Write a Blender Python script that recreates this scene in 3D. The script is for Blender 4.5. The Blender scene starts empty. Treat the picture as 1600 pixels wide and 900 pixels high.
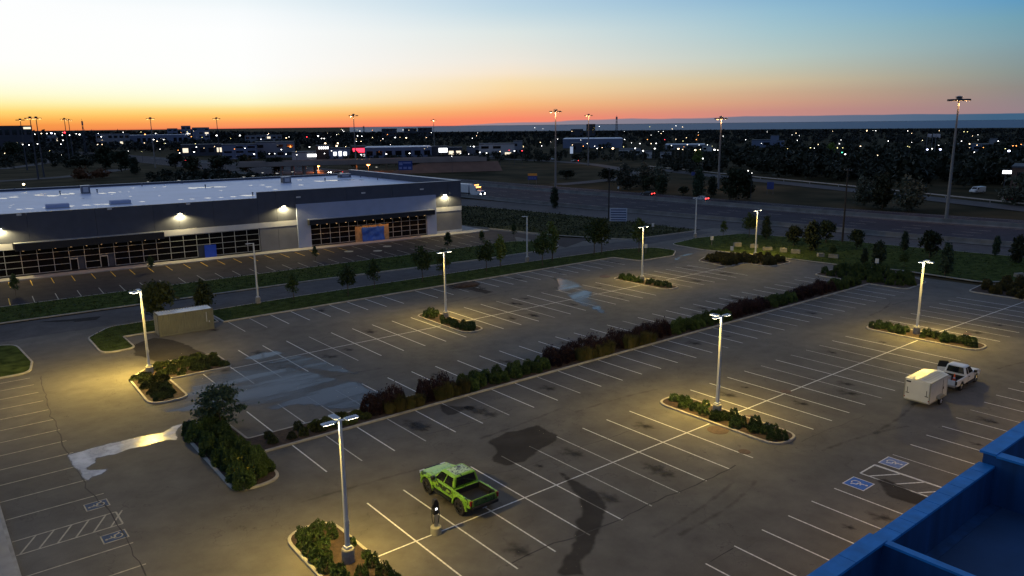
import bpy, bmesh, math, random
import numpy as np
from mathutils import Vector, Matrix
R = math.radians
rng = random.Random(11)
SC = bpy.context.scene
COL = SC.collection

# ---------------------------------------------------------------- camera, sky, exposure
FPX, PIT, ROL, HEAD = 1189.37, R(12.104), R(-0.6455), R(51.340)
CAM = Vector((-20.86, -35.313, 23.843))
fw = Vector((math.cos(HEAD)*math.cos(PIT), math.sin(HEAD)*math.cos(PIT), -math.sin(PIT)))
rt0 = Vector((math.sin(HEAD), -math.cos(HEAD), 0)); up0 = rt0.cross(fw)
rt = math.cos(ROL)*rt0 + math.sin(ROL)*up0; up = rt.cross(fw)
cd = bpy.data.cameras.new('camera'); co = bpy.data.objects.new('camera', cd); COL.objects.link(co)
cd.sensor_width = 36; cd.lens = FPX/1600*36; cd.clip_start = .5; cd.clip_end = 90000
co.matrix_world = Matrix(((rt.x, up.x, -fw.x, CAM.x), (rt.y, up.y, -fw.y, CAM.y), (rt.z, up.z, -fw.z, CAM.z), (0, 0, 0, 1)))
SC.camera = co
SC.view_settings.view_transform = 'Standard'; SC.view_settings.look = 'None'
SC.view_settings.exposure = 0.0; SC.view_settings.gamma = 1.0
SC.render.engine = 'CYCLES'
SC.cycles.use_denoising = True
try: SC.cycles.denoiser = 'OPENIMAGEDENOISE'
except Exception: pass
SC.cycles.max_bounces = 5; SC.cycles.diffuse_bounces = 2; SC.cycles.glossy_bounces = 3
SC.cycles.transparent_max_bounces = 6; SC.cycles.caustics_reflective = False; SC.cycles.caustics_refractive = False
SC.cycles.sample_clamp_indirect = 3.0

def lin(r, g, b):
    f = lambda c: (c/255/12.92) if c/255 <= .04045 else ((c/255+.055)/1.055)**2.4
    return (f(r), f(g), f(b), 1)

SKY_STRENGTH = 1.0
SUN_HEAD = HEAD + R(38)           # where the sun has gone down, left of the view
def make_world():
    w = bpy.data.worlds.new('World'); SC.world = w; w.use_nodes = True
    nt = w.node_tree; nt.nodes.clear(); N = nt.nodes.new; L = nt.links.new
    def M(op, a, b=None, c=None, clamp=False):
        n = N('ShaderNodeMath'); n.operation = op; n.use_clamp = clamp
        for i, v in enumerate((a, b, c)):
            if v is None: continue
            if isinstance(v, (int, float)): n.inputs[i].default_value = v
            else: L(v, n.inputs[i])
        return n.outputs[0]
    tc = N('ShaderNodeTexCoord'); sp = N('ShaderNodeSeparateXYZ'); L(tc.outputs['Generated'], sp.inputs[0])
    elev = M('MULTIPLY', M('ARCSINE', sp.outputs[2]), 180/math.pi)
    t = M('POWER', M('DIVIDE', M('MAXIMUM', elev, 0.0), 90.0), 0.4)
    hl = M('SQRT', M('ADD', M('ADD', M('MULTIPLY', sp.outputs[0], sp.outputs[0]), M('MULTIPLY', sp.outputs[1], sp.outputs[1])), 1e-6))
    dt = M('DIVIDE', M('ADD', M('MULTIPLY', sp.outputs[0], math.cos(SUN_HEAD)), M('MULTIPLY', sp.outputs[1], math.sin(SUN_HEAD))), hl)
    ang = M('MULTIPLY', M('ARCCOSINE', M('MINIMUM', M('MAXIMUM', dt, -1.0), 1.0)), 180/math.pi)
    def ramp(stops):
        n = N('ShaderNodeValToRGB'); n.color_ramp.interpolation = 'EASE' if False else 'LINEAR'; L(t, n.inputs[0])
        el = n.color_ramp.elements
        for i, (e, c) in enumerate(stops):
            p = (max(e, 0)/90)**.4
            x = el[i] if i < 2 else el.new(p)
            x.position = p; x.color = lin(*c)
        return n.outputs[0]
    zen = [(40, (108, 124, 156)), (90, (92, 102, 130))]
    r0 = ramp([(0, (240, 138, 66)), (.3, (248, 152, 70)), (.66, (255, 182, 86)), (1.14, (255, 216, 116)), (1.6, (255, 240, 166)), (2.2, (255, 252, 210)), (3.0, (255, 255, 236)), (4.2, (255, 255, 252)), (7.6, (254, 255, 255)), (9.6, (236, 247, 250)), (14, (188, 210, 230)), (22, (142, 166, 200))] + zen)
    r1 = ramp([(0, (240, 124, 96)), (.36, (254, 160, 96)), (.84, (255, 196, 106)), (1.3, (254, 226, 150)), (1.75, (253, 250, 208)), (2.5, (254, 255, 236)), (3.6, (255, 255, 252)), (6.4, (254, 255, 255)), (7.6, (248, 252, 254)), (9.6, (224, 238, 243)), (14, (172, 198, 226)), (22, (134, 158, 196))] + zen)
    r2 = ramp([(0, (244, 126, 104)), (.45, (250, 138, 105)), (.96, (248, 162, 111)), (1.5, (250, 188, 127)), (2.3, (250, 213, 160)), (3.0, (249, 222, 176)), (3.7, (247, 230, 206)), (4.5, (239, 232, 220)), (6.5, (221, 230, 228)), (8.0, (192, 216, 228)), (9.5, (177, 205, 228)), (14, (148, 182, 214)), (22, (130, 160, 200))] + zen)
    r3 = ramp([(0, (192, 136, 142)), (.74, (200, 140, 130)), (1.3, (207, 156, 131)), (2.0, (205, 171, 141)), (2.7, (207, 188, 156)), (3.5, (195, 195, 176)), (4.4, (185, 200, 193)), (6.0, (165, 196, 204)), (7.3, (149, 189, 208)), (9.3, (118, 168, 208)), (14, (104, 154, 200)), (22, (102, 144, 190))] + zen)
    r4 = ramp([(0, (146, 126, 136)), (.5, (148, 129, 135)), (1.1, (145, 132, 134)), (1.9, (141, 137, 132)), (2.8, (135, 146, 143)), (3.8, (130, 152, 157)), (4.8, (123, 158, 170)), (6.0, (110, 158, 178)), (7.0, (93, 152, 190)), (9.0, (80, 142, 188)), (14, (80, 136, 184)), (22, (90, 132, 178))] + zen)
    far = ramp([(0, (74, 80, 106)), (3, (96, 94, 118)), (7, (88, 100, 136)), (12, (76, 100, 146))] + zen)
    def mr(a, lo, hi):
        n = N('ShaderNodeMapRange'); n.interpolation_type = 'SMOOTHSTEP'; L(a, n.inputs[0]); n.inputs[1].default_value = lo; n.inputs[2].default_value = hi
        return n.outputs[0]
    def mix(f, a, b):
        n = N('ShaderNodeMix'); n.data_type = 'RGBA'; L(f, n.inputs[0])
        for k, v in ((6, a), (7, b)):
            if isinstance(v, tuple): n.inputs[k].default_value = v
            else: L(v, n.inputs[k])
        return n.outputs[2]
    def ml(a, lo, hi):
        n = N('ShaderNodeMapRange'); n.interpolation_type = 'LINEAR'; n.clamp = True; L(a, n.inputs[0]); n.inputs[1].default_value = lo; n.inputs[2].default_value = hi
        return n.outputs[0]
    c = mix(ml(ang, 4.7, 19.4), r0, r1); c = mix(ml(ang, 19.4, 38), c, r2); c = mix(ml(ang, 38, 56.6), c, r3); c = mix(ml(ang, 56.6, 71.3), c, r4); c = mix(mr(ang, 74, 155), c, far)
    # a low bank of cloud over the lake on the sun's right
    nz = N('ShaderNodeTexNoise'); nz.inputs['Scale'].default_value = 9; nz.inputs['Detail'].default_value = 5
    mp = N('ShaderNodeMapping'); mp.inputs['Scale'].default_value = (1, 1, 14); L(tc.outputs['Generated'], mp.inputs[0]); L(mp.outputs[0], nz.inputs[0])
    top = M('ADD', M('MULTIPLY', mr(ang, 27, 51), .46), M('MULTIPLY', M('SUBTRACT', nz.outputs[0], .5), .34))
    top = M('ADD', top, -.10)
    cm = M('SUBTRACT', 1.0, mr(M('SUBTRACT', elev, top), -.035, .035))
    cm = M('MULTIPLY', cm, mr(ang, 26, 37))
    ccol = mix(ml(ang, 36, 70), lin(152, 138, 148), lin(62, 95, 125))
    c = mix(cm, c, ccol)
    bg = N('ShaderNodeBackground'); L(c, bg.inputs[0]); bg.inputs[1].default_value = SKY_STRENGTH
    out = N('ShaderNodeOutputWorld'); L(bg.outputs[0], out.inputs[0])
    w.cycles.sampling_method = 'AUTOMATIC'
make_world()

# survey helper: the point of a level z that was sighted at (px, py) of the 1600 x 900 survey photograph
def G(px, py, z=0.0):
    d = fw + (px-800)/FPX*rt - (py-450)/FPX*up
    t = (z-CAM.z)/d.z
    return CAM + t*d

# ---------------------------------------------------------------- materials
MATS = {}
def mat(name, col, rough=.8, var=.15, scale=2.0, bump=0.0, metal=0.0, emit=None, estr=0, spec=.5, bscale=None, col2=None, detail=6, stretch=None):
    if name in MATS: return MATS[name]
    m = bpy.data.materials.new(name); m.use_nodes = True; nt = m.node_tree
    b = nt.nodes['Principled BSDF']; N = nt.nodes.new; L = nt.links.new
    b.inputs['Roughness'].default_value = rough; b.inputs['Metallic'].default_value = metal
    b.inputs['Specular IOR Level'].default_value = spec
    tc = N('ShaderNodeTexCoord'); src = tc.outputs['Object']
    if stretch:
        mp = N('ShaderNodeMapping'); mp.inputs['Scale'].default_value = stretch; L(src, mp.inputs[0]); src = mp.outputs[0]
    n = N('ShaderNodeTexNoise'); n.inputs['Scale'].default_value = scale; n.inputs['Detail'].default_value = detail; L(src, n.inputs['Vector'])
    r = N('ShaderNodeValToRGB'); L(n.outputs['Fac'], r.inputs[0])
    c1 = tuple(min(1, c*(1-var)) for c in col[:3])+(1,); c2 = tuple(min(1, c*(1+var)) for c in (col2 or col)[:3])+(1,)
    r.color_ramp.elements[0].position = .3; r.color_ramp.elements[1].position = .7
    r.color_ramp.elements[0].color = c1; r.color_ramp.elements[1].color = c2
    L(r.outputs[0], b.inputs['Base Color'])
    if bump:
        n2 = N('ShaderNodeTexNoise'); n2.inputs['Scale'].default_value = bscale or scale*6; n2.inputs['Detail'].default_value = 4; L(src, n2.inputs['Vector'])
        bp = N('ShaderNodeBump'); bp.inputs['Strength'].default_value = bump; bp.inputs['Distance'].default_value = .03
        L(n2.outputs['Fac'], bp.inputs['Height']); L(bp.outputs[0], b.inputs['Normal'])
    if emit:
        b.inputs['Emission Color'].default_value = (*emit[:3], 1); b.inputs['Emission Strength'].default_value = estr
    MATS[name] = m
    return m
def emitter(name, col, s, sample=False):
    m = mat(name, (.6, .6, .6), emit=col, estr=s)
    try: m.cycles.emission_sampling = 'AUTO' if sample else 'NONE'
    except Exception: pass
    return m

def asphalt(name, base, big=.35, spec=.3):
    if name in MATS: return MATS[name]
    m = bpy.data.materials.new(name); m.use_nodes = True; nt = m.node_tree; b = nt.nodes['Principled BSDF']; N = nt.nodes.new; L = nt.links.new
    tc = N('ShaderNodeTexCoord')
    def noise(s, d=6, rg=.55):
        n = N('ShaderNodeTexNoise'); n.inputs['Scale'].default_value = s; n.inputs['Detail'].default_value = d; n.inputs['Roughness'].default_value = rg
        L(tc.outputs['Object'], n.inputs['Vector']); return n.outputs['Fac']
    def ramp(f, a, b_, ca, cb):
        r = N('ShaderNodeValToRGB'); L(f, r.inputs[0]); e = r.color_ramp.elements
        e[0].position = a; e[1].position = b_; e[0].color = (*ca, 1); e[1].color = (*cb, 1); return r.outputs[0]
    def mul(a, b_, f=1.0):
        x = N('ShaderNodeMix'); x.data_type = 'RGBA'; x.blend_type = 'MULTIPLY'; x.inputs[0].default_value = f; L(a, x.inputs[6]); L(b_, x.inputs[7]); return x.outputs[2]
    g = lambda v: (v, v, v)
    c = ramp(noise(.06, 8, .62), .3, .72, tuple(x*(1-big) for x in base), tuple(x*(1+big) for x in base))
    c = mul(c, ramp(noise(.5, 8, .65), .33, .66, g(.78), g(1.1)))
    c = mul(c, ramp(noise(26, 3), .3, .7, g(.82), g(1.15)))
    c = mul(c, ramp(noise(.9, 10, .75), .28, .40, g(.55), g(1)), .7)     # oil and tyre spots
    # hairline cracks
    v = N('ShaderNodeTexVoronoi'); v.feature = 'DISTANCE_TO_EDGE'; v.inputs['Scale'].default_value = .085
    nv = N('ShaderNodeTexNoise'); nv.inputs['Scale'].default_value = .5; nv.inputs['Detail'].default_value = 6; L(tc.outputs['Object'], nv.inputs['Vector'])
    mx = N('ShaderNodeMix'); mx.data_type = 'VECTOR'; mx.inputs[0].default_value = .12; 
    vs = N('ShaderNodeVectorMath'); vs.operation = 'SCALE'; vs.inputs['Scale'].default_value = 9; L(nv.outputs['Color'], vs.inputs[0])
    va = N('ShaderNodeVectorMath'); va.operation = 'ADD'; L(tc.outputs['Object'], va.inputs[0]); L(vs.outputs[0], va.inputs[1]); L(va.outputs[0], v.inputs['Vector'])
    nt.nodes.remove(mx)
    c = mul(c, ramp(v.outputs['Distance'], .0018, .0042, g(.45), g(1)), .75)
    L(c, b.inputs['Base Color']); b.inputs['Roughness'].default_value = .85; b.inputs['Specular IOR Level'].default_value = spec
    bp = N('ShaderNodeBump'); bp.inputs['Strength'].default_value = .25; bp.inputs['Distance'].default_value = .01; L(noise(60, 3), bp.inputs['Height']); L(bp.outputs[0], b.inputs['Normal'])
    MATS[name] = m; return m

def water_mat(name, base, rough=.08, milky=0.0, scale=.6, stretch=(1, 1, 1), cut=None, soft=None, amax=1.0, spec=.5):
    """wet film: smooth, dark base; thins out to nothing where the noise is low"""
    m = bpy.data.materials.new(name); m.use_nodes = True; nt = m.node_tree; b = nt.nodes['Principled BSDF']; N = nt.nodes.new; L = nt.links.new
    tc = N('ShaderNodeTexCoord'); mp = N('ShaderNodeMapping'); mp.inputs['Scale'].default_value = stretch; L(tc.outputs['Object'], mp.inputs[0])
    n = N('ShaderNodeTexNoise'); n.inputs['Scale'].default_value = scale; n.inputs['Detail'].default_value = 7; n.inputs['Roughness'].default_value = .6; L(mp.outputs[0], n.inputs['Vector'])
    r = N('ShaderNodeValToRGB'); L(n.outputs['Fac'], r.inputs[0]); e = r.color_ramp.elements
    e[0].position = .38; e[1].position = .62
    e[0].color = (*[x*.8 for x in base], 1); e[1].color = (*[x+milky for x in base], 1); L(r.outputs[0], b.inputs['Base Color'])
    rr = N('ShaderNodeMapRange'); L(n.outputs['Fac'], rr.inputs[0]); rr.inputs[1].default_value = .3; rr.inputs[2].default_value = .7
    rr.inputs[3].default_value = rough*3.5; rr.inputs[4].default_value = rough; L(rr.outputs[0], b.inputs['Roughness'])
    b.inputs['IOR'].default_value = 1.33; b.inputs['Specular IOR Level'].default_value = spec
    if cut is not None:
        a = N('ShaderNodeMapRange'); L(n.outputs['Fac'], a.inputs[0]); a.inputs[1].default_value = cut-.09; a.inputs[2].default_value = cut+.09
    if soft is not None:
        at = N('ShaderNodeAttribute'); at.attribute_name = 'inset'; n3 = N('ShaderNodeTexNoise'); n3.inputs['Scale'].default_value = 1.1; n3.inputs['Detail'].default_value = 6; L(tc.outputs['Object'], n3.inputs['Vector'])
        ad = N('ShaderNodeMath'); ad.operation = 'MULTIPLY_ADD'; L(n3.outputs['Fac'], ad.inputs[0]); ad.inputs[1].default_value = soft*2.6; L(at.outputs['Fac'], ad.inputs[2])
        e_ = N('ShaderNodeMapRange'); e_.interpolation_type = 'SMOOTHSTEP'; L(ad.outputs[0], e_.inputs[0]); e_.inputs[1].default_value = soft*.8; e_.inputs[2].default_value = soft*2.1; e_.inputs[4].default_value = amax
        if cut is not None:
            ml_ = N('ShaderNodeMath'); ml_.operation = 'MULTIPLY'; L(a.outputs[0], ml_.inputs[0]); L(e_.outputs[0], ml_.inputs[1]); L(ml_.outputs[0], b.inputs['Alpha'])
        else: L(e_.outputs[0], b.inputs['Alpha'])
    MATS[name] = m; return m

M_LOT = asphalt('parking_asphalt', (.122, .113, .100), .26)
M_SHOPLOT = asphalt('shop_asphalt', (.060, .050, .047), .25, .1)
M_ROAD = asphalt('road_asphalt', (.105, .10, .10), .2, .06)
M_HWY = asphalt('highway_asphalt', (.052, .050, .062), .2, .05)
M_CONC = mat('kerb_concrete', (.34, .32, .28), .9, .22, 1.3, .3, detail=8)
M_WALK = mat('sidewalk_concrete', (.36, .34, .31), .9, .15, .8, .2)
M_GRASS = mat('lawn_grass', (.036, .058, .012), .95, .45, .9, .8, bscale=14, col2=(.052, .070, .018), detail=10, spec=.02)
M_ROUGH = mat('rough_grass', (.040, .058, .020), .95, .6, .25, .9, bscale=5, col2=(.062, .060, .026), detail=12, spec=.02)
M_EARTH = mat('ground_earth', (.030, .034, .017), .95, .5, .05, .6, bscale=1, col2=(.050, .040, .022), detail=12, spec=.02)
M_MULCH = mat('bark_mulch', (.042, .025, .016), .95, .5, 3, .9, bscale=20)
M_WHITE = mat('road_paint_white', (.66, .66, .63), .7, .28, 5.0, detail=12)
M_WORN = mat('road_paint_worn', (.40, .37, .29), .8, .3, 2.2, detail=9)
M_YEL = mat('road_paint_yellow', (.75, .45, .03), .7, .2, 3.0)
M_BLUEP = mat('road_paint_blue', (.02, .13, .50), .7, .2, 4.0)
M_BLUEW = mat('road_paint_blue_faded', (.13, .20, .42), .7, .3, 4.0)
M_BLUEN = mat('road_paint_navy_worn', (.04, .075, .15), .8, .35, 4.0)
M_POLE = mat('galvanised_pole', (.62, .63, .64), .45, .07, 3, metal=0.15)
M_BASE = mat('pole_base_concrete', (.26, .25, .235), .9, .2, 3, .3)
M_BLACK = mat('black_plastic', (.012, .012, .013), .55, .2, 4)
M_RUB = mat('tyre_rubber', (.014, .014, .015), .85, .2, 8)
M_GLASS = mat('dark_glass', (.010, .012, .016), .05, .1, 1, spec=.7)
M_CHROME = mat('steel', (.55, .55, .56), .3, .08, 4, metal=.9)
M_BARK = mat('tree_bark', (.075, .055, .04), .95, .3, 6, .5)

# ---------------------------------------------------------------- mesh builder
class MB:
    def __init__(s): s.v = []; s.f = []
    def add(s, vs, fs):
        o = len(s.v); s.v += [tuple(v) for v in vs]; s.f += [tuple(i+o for i in f) for f in fs]; return s
    def box(s, x0, x1, y0, y1, z0, z1):
        return s.add([(x0, y0, z0), (x1, y0, z0), (x1, y1, z0), (x0, y1, z0), (x0, y0, z1), (x1, y0, z1), (x1, y1, z1), (x0, y1, z1)],
                     [(3, 2, 1, 0), (4, 5, 6, 7), (0, 1, 5, 4), (1, 2, 6, 5), (2, 3, 7, 6), (3, 0, 4, 7)])
    def quad(s, a, b, c, d): return s.add([a, b, c, d], [(0, 1, 2, 3)])
    def poly(s, pts, z): return s.add([(p[0], p[1], z) for p in pts], [tuple(range(len(pts)))])
    def prism(s, pts, z0, z1, bottom=False):
        n = len(pts); vs = [(p[0], p[1], z0) for p in pts]+[(p[0], p[1], z1) for p in pts]
        fs = [(i, (i+1) % n, (i+1) % n+n, i+n) for i in range(n)]+[tuple(range(n, 2*n))]
        if bottom: fs.append(tuple(reversed(range(n))))
        return s.add(vs, fs)
    def xz(s, pts, y0, y1):                      # polygon in the xz plane pushed along y
        n = len(pts); vs = [(p[0], y0, p[1]) for p in pts]+[(p[0], y1, p[1]) for p in pts]
        return s.add(vs, [(i, (i+1) % n, (i+1) % n+n, i+n) for i in range(n)]+[tuple(range(n, 2*n)), tuple(reversed(range(n)))])
    def tube(s, p0, p1, r0, r1=None, n=8, caps=True):
        r1 = r0 if r1 is None else r1
        p0 = Vector(p0); p1 = Vector(p1); d = (p1-p0).normalized()
        a = d.orthogonal().normalized(); b = d.cross(a)
        vs = []
        for p, r in ((p0, r0), (p1, r1)):
            for k in range(n):
                t = 2*math.pi*k/n; vs.append(tuple(p+(a*math.cos(t)+b*math.sin(t))*r))
        fs = [(i, (i+1) % n, (i+1) % n+n, i+n) for i in range(n)]
        if caps: fs += [tuple(range(n, 2*n)), tuple(reversed(range(n)))]
        return s.add(vs, fs)
    def path(s, pts, r, n=6):
        for a, b in zip(pts[:-1], pts[1:]): s.tube(a, b, r, n=n)
        return s
    def lathe(s, prof, n=12, cx=0, cy=0):
        vs = []; m = len(prof)
        for r, z in prof:
            for k in range(n):
                t = 2*math.pi*k/n; vs.append((cx+r*math.cos(t), cy+r*math.sin(t), z))
        fs = [(j*n+i, j*n+(i+1) % n, (j+1)*n+(i+1) % n, (j+1)*n+i) for j in range(m-1) for i in range(n)]
        fs += [tuple(range((m-1)*n, m*n)), tuple(reversed(range(n)))]
        return s.add(vs, fs)
    def loft(s, rings, caps=True):
        n = len(rings[0]); vs = [v for r in rings for v in r]
        fs = [(j*n+i, j*n+(i+1) % n, (j+1)*n+(i+1) % n, (j+1)*n+i) for j in range(len(rings)-1) for i in range(n)]
        if caps: fs += [tuple(reversed(range(n))), tuple(range((len(rings)-1)*n, len(rings)*n))]
        return s.add(vs, fs)
    def mesh(s, name):
        m = bpy.data.meshes.new(name); m.from_pydata(s.v, [], s.f); m.update(); return m
    def build(s, name, material, parent=None, loc=None, rotz=0, bevel=0, smooth=False, kind=None, label=None, fix=True):
        me = s.mesh(name)
        if fix:
            bm = bmesh.new(); bm.from_mesh(me); bmesh.ops.recalc_face_normals(bm, faces=bm.faces); bm.to_mesh(me); bm.free()
        me.materials.append(material)
        if smooth:
            for p in me.polygons: p.use_smooth = True
        return link(name, me, parent, loc, rotz, bevel, kind, label)
def link(name, me, parent=None, loc=None, rotz=0, bevel=0, kind=None, label=None):
    o = bpy.data.objects.new(name, me); COL.objects.link(o); o.parent = parent
    if loc is not None: o.location = loc
    if rotz: o.rotation_euler = (0, 0, rotz)
    if bevel:
        b = o.modifiers.new('bevel', 'BEVEL'); b.width = bevel; b.segments = 2; b.limit_method = 'ANGLE'; b.angle_limit = R(40)
    if kind: o['kind'] = kind
    if label: o['label'] = label
    return o
def thing(name, label, cat, loc=(0, 0, 0), rotz=0, group=None):
    o = bpy.data.objects.new(name, None); COL.objects.link(o); o.empty_display_size = .2
    o.location = loc; o.rotation_euler = (0, 0, rotz); return tag(o, label, cat, group)
def tag(o, label, cat, group=None):
    o['label'] = label; o['category'] = cat
    if group: o['group'] = group
    return o
def copy_tree(o, parent=None):
    c = o.copy(); COL.objects.link(c); c.parent = parent
    for ch in list(o.children): copy_tree(ch, c)
    return c
def light(name, kind, loc, energy, col, parent=None, radius=.1, spot=None, blend=.6, aim=None):
    l = bpy.data.lights.new(name, kind); l.energy = energy; l.color = col; l.shadow_soft_size = radius
    o = bpy.data.objects.new(name, l); COL.objects.link(o); o.location = loc; o.parent = parent
    if kind == 'SPOT':
        l.spot_size = spot or R(150); l.spot_blend = blend
        if aim: o.rotation_euler = Vector(aim).to_track_quat('-Z', 'Y').to_euler()
    return o

# ---------------------------------------------------------------- outlines
def rounded(pts, rad, seg=6):
    out = []; n = len(pts)
    for i in range(n):
        p = Vector(pts[i][:2]); a = Vector(pts[i-1][:2]); b = Vector(pts[(i+1) % n][:2])
        r = rad[i] if isinstance(rad, (list, tuple)) else rad
        d1 = (a-p); d2 = (b-p); l1 = d1.length; l2 = d2.length; d1 /= l1; d2 /= l2
        if r < .05: out.append(tuple(p)); continue
        half = math.acos(max(-1, min(1, d1.dot(d2))))/2
        t = min(r/math.tan(half), l1*.48, l2*.48)
        s, e = p+d1*t, p+d2*t
        for k in range(seg+1):
            u = k/seg; q = s*(1-u)**2+p*2*u*(1-u)+e*u*u; out.append((q.x, q.y))
    return out
def area(p): return sum(p[i-1][0]*p[i][1]-p[i][0]*p[i-1][1] for i in range(len(p)))/2
def inset(pts, d):
    if area(pts) < 0: pts = list(reversed(pts))
    out = []; n = len(pts)
    for i in range(n):
        p = Vector(pts[i]); a = Vector(pts[i-1]); b = Vector(pts[(i+1) % n])
        e1 = (p-a); e2 = (b-p)
        if e1.length < 1e-6 or e2.length < 1e-6: out.append(tuple(p)); continue
        n1 = Vector((-e1.y, e1.x)).normalized(); n2 = Vector((-e2.y, e2.x)).normalized()
        m = (n1+n2)
        m = m/max(.35, m.dot(n1)) if m.length > 1e-6 else n1
        out.append(tuple(p+m*d))
    return out
def ragged(pts, amp, rounds=3, seed=0):
    r = random.Random(seed); p = [tuple(x[:2]) for x in pts]
    for k in range(rounds):
        q = []
        for i in range(len(p)):
            a = p[i]; b = p[(i+1) % len(p)]; L = math.hypot(b[0]-a[0], b[1]-a[1])
            nx, ny = (-(b[1]-a[1])/max(L, 1e-6), (b[0]-a[0])/max(L, 1e-6)); j = r.gauss(0, 1)*amp*L
            q += [a, ((a[0]+b[0])/2+nx*j, (a[1]+b[1])/2+ny*j)]
        p = q
    return p
def sheet(name, pts, z, material, kind='structure', parent=None):
    bm = bmesh.new(); vs = [bm.verts.new((p[0], p[1], z)) for p in pts]; f = bm.faces.new(vs)
    bmesh.ops.recalc_face_normals(bm, faces=bm.faces)
    if f.normal.z < 0: f.normal_flip()
    bmesh.ops.triangulate(bm, faces=bm.faces[:])
    me = bpy.data.meshes.new(name); bm.to_mesh(me); bm.free(); me.materials.append(material)
    return link(name, me, parent, kind=kind if parent is None else None)
def kerb_ring(name, outer, w=.2, z=.15, z0=0.0, parent=None):
    if area(outer) < 0: outer = list(reversed(outer))
    inn = inset(outer, w); n = len(outer); mb = MB(); b = .03; mid = inset(outer, b)
    vs = [(p[0], p[1], z0) for p in outer]+[(p[0], p[1], z-b) for p in outer]+[(p[0], p[1], z) for p in mid]+[(p[0], p[1], z) for p in inn]+[(p[0], p[1], z0) for p in inn]
    fs = [(k*n+i, k*n+(i+1) % n, (k+1)*n+(i+1) % n, (k+1)*n+i) for k in range(4) for i in range(n)]
    o = mb.add(vs, fs).build(name, M_CONC, parent, fix=False, kind='structure' if parent is None else None)
    return o, inn
def kerb_line(name, pts, w=.18, z=.14, closed=False):
    """kerb along an open line"""
    mb = MB(); P = [Vector(p[:2]) for p in pts]; rings = []
    for i, p in enumerate(P):
        d = (P[min(i+1, len(P)-1)]-P[max(i-1, 0)]).normalized(); nrm = Vector((-d.y, d.x))*w/2
        a, b = p-nrm, p+nrm
        rings.append([(a.x, a.y, -.02), (a.x, a.y, z), (b.x, b.y, z), (b.x, b.y, -.02)])
    mb.loft(rings); return mb.build(name, M_CONC, kind='structure')

# ================================================================= SETTING
# terrain: one sheet out to the horizon
sheet('ground', [(-30000, -30000), (30000, -30000), (30000, 30000), (-30000, 30000)], -.22, M_EARTH)
# the lake on the right horizon
M_LAKE = mat('lake_water', (.012, .035, .11), .5, .2, .001, .1, bscale=.01)
dirv = lambda px: (lambda d: Vector((d.x, d.y, 0)).normalized())(fw+(px-800)/FPX*rt)
lk = [CAM+dirv(x)*d for x, d in ((560, 3300), (900, 2900), (1300, 2700), (2000, 2700), (2000, 26000), (1300, 26000), (900, 26000), (560, 26000))]
sheet('lake', lk, -.2, M_LAKE)

lot = sheet('parking_lot', [(-24, -30), (101, -30), (101, 30), (99.5, 45), (100, 63), (125, 63), (125, 72), (99, 72), (88, 84), (89, 92), (86, 120), (79, 120), (79, 76), (-60, 77), (-60, 55), (-24, 55)], 0, M_LOT)
shoplot = sheet('shop_parking_lot', [(-60, 88.6), (78.5, 87.2), (82, 92), (82, 102), (79, 107), (-60, 116)], .004, M_SHOPLOT)
sheet('access_road', [(-60, 67.5), (20, 67.6), (60, 66.8), (84, 64.8), (96, 66), (118.5, 67.5), (118.5, 71), (98, 71.5), (80, 73.8), (60, 73.6), (30, 76), (-60, 78)], .008, M_ROAD)
sheet('side_road', [(80.5, 74.2), (92.5, 79.5), (89, 84.5), (86, 100), (83.5, 116), (80, 136), (73, 180), (66, 180), (78.5, 112), (81, 100), (82.5, 91), (81.5, 82)], .012, M_SHOPLOT)

# --- painted stall lines: every line is its own piece of the lot
def line_mesh(name, L, w, m):
    me = MB().quad((-w/2, 0, 0), (w/2, 0, 0), (w/2, L, 0), (-w/2, L, 0)).mesh(name); me.materials.append(m); return me
S = 2.75; ST = 6.05
M_WHITE2 = mat('road_paint_white_worn', (.46, .45, .42), .75, .45, 7.0, detail=14)
me_full = [line_mesh('stall_line', 2*ST, .105, M_WHITE), line_mesh('stall_line', 2*ST, .10, M_WHITE2)]; me_half = [line_mesh('stall_line', ST, .105, M_WHITE), line_mesh('stall_line', ST, .10, M_WHITE2)]
def put_line(me, x, y, rz=0, z=.005, parent=None, name='stall_line'):
    o = link(name, me[rng.random() < .2], parent or lot); o.location = (x+rng.gauss(0, .02), y+rng.gauss(0, .05), z); o.rotation_euler = (0, 0, rz+rng.gauss(0, .002)); return o
def bar(x0, y0, x1, y1, m, w=.105, z=.006, parent=None, name='stall_line'):
    d = Vector((x1-x0, y1-y0)); me = line_mesh(name, d.length, w, m)
    o = link(name, me, parent or lot); o.location = (x0, y0, z); o.rotation_euler = (0, 0, math.atan2(d.y, d.x)-math.pi/2); return o
for k in list(range(0, 10))+list(range(12, 23)): put_line(me_full, k*S, -ST)
for k in range(26, 34): put_line(me_full, k*S+(-.4), -ST)
bar(-2.75, 0, 27.7, 0, M_WHITE, z=.009, name='spine_line'); bar(31.2, 0, 64.9, 0, M_WHITE, z=.009, name='spine_line'); bar(68.6, 0, 94.8, -.9, M_WHITE, z=.009, name='spine_line')
for k in range(0, 33): put_line(me_half, k*S, 18.0-ST)                      # south of the hedge
for k in range(0, 33): put_line(me_half, k*S-.15, 21.2)                     # north of the hedge
for k in (1, 2, 3, 4, 5, 6, 7, 8, 9, 10): put_line(me_full, k*S+.28, 40.1-ST)
put_line(me_half, .15, 40.1-ST)
for k in range(12, 23): put_line(me_full, k*S+.28, 40.1-ST)
for k in range(25, 31): put_line(me_full, k*S+.1, 40.1-ST)
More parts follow.
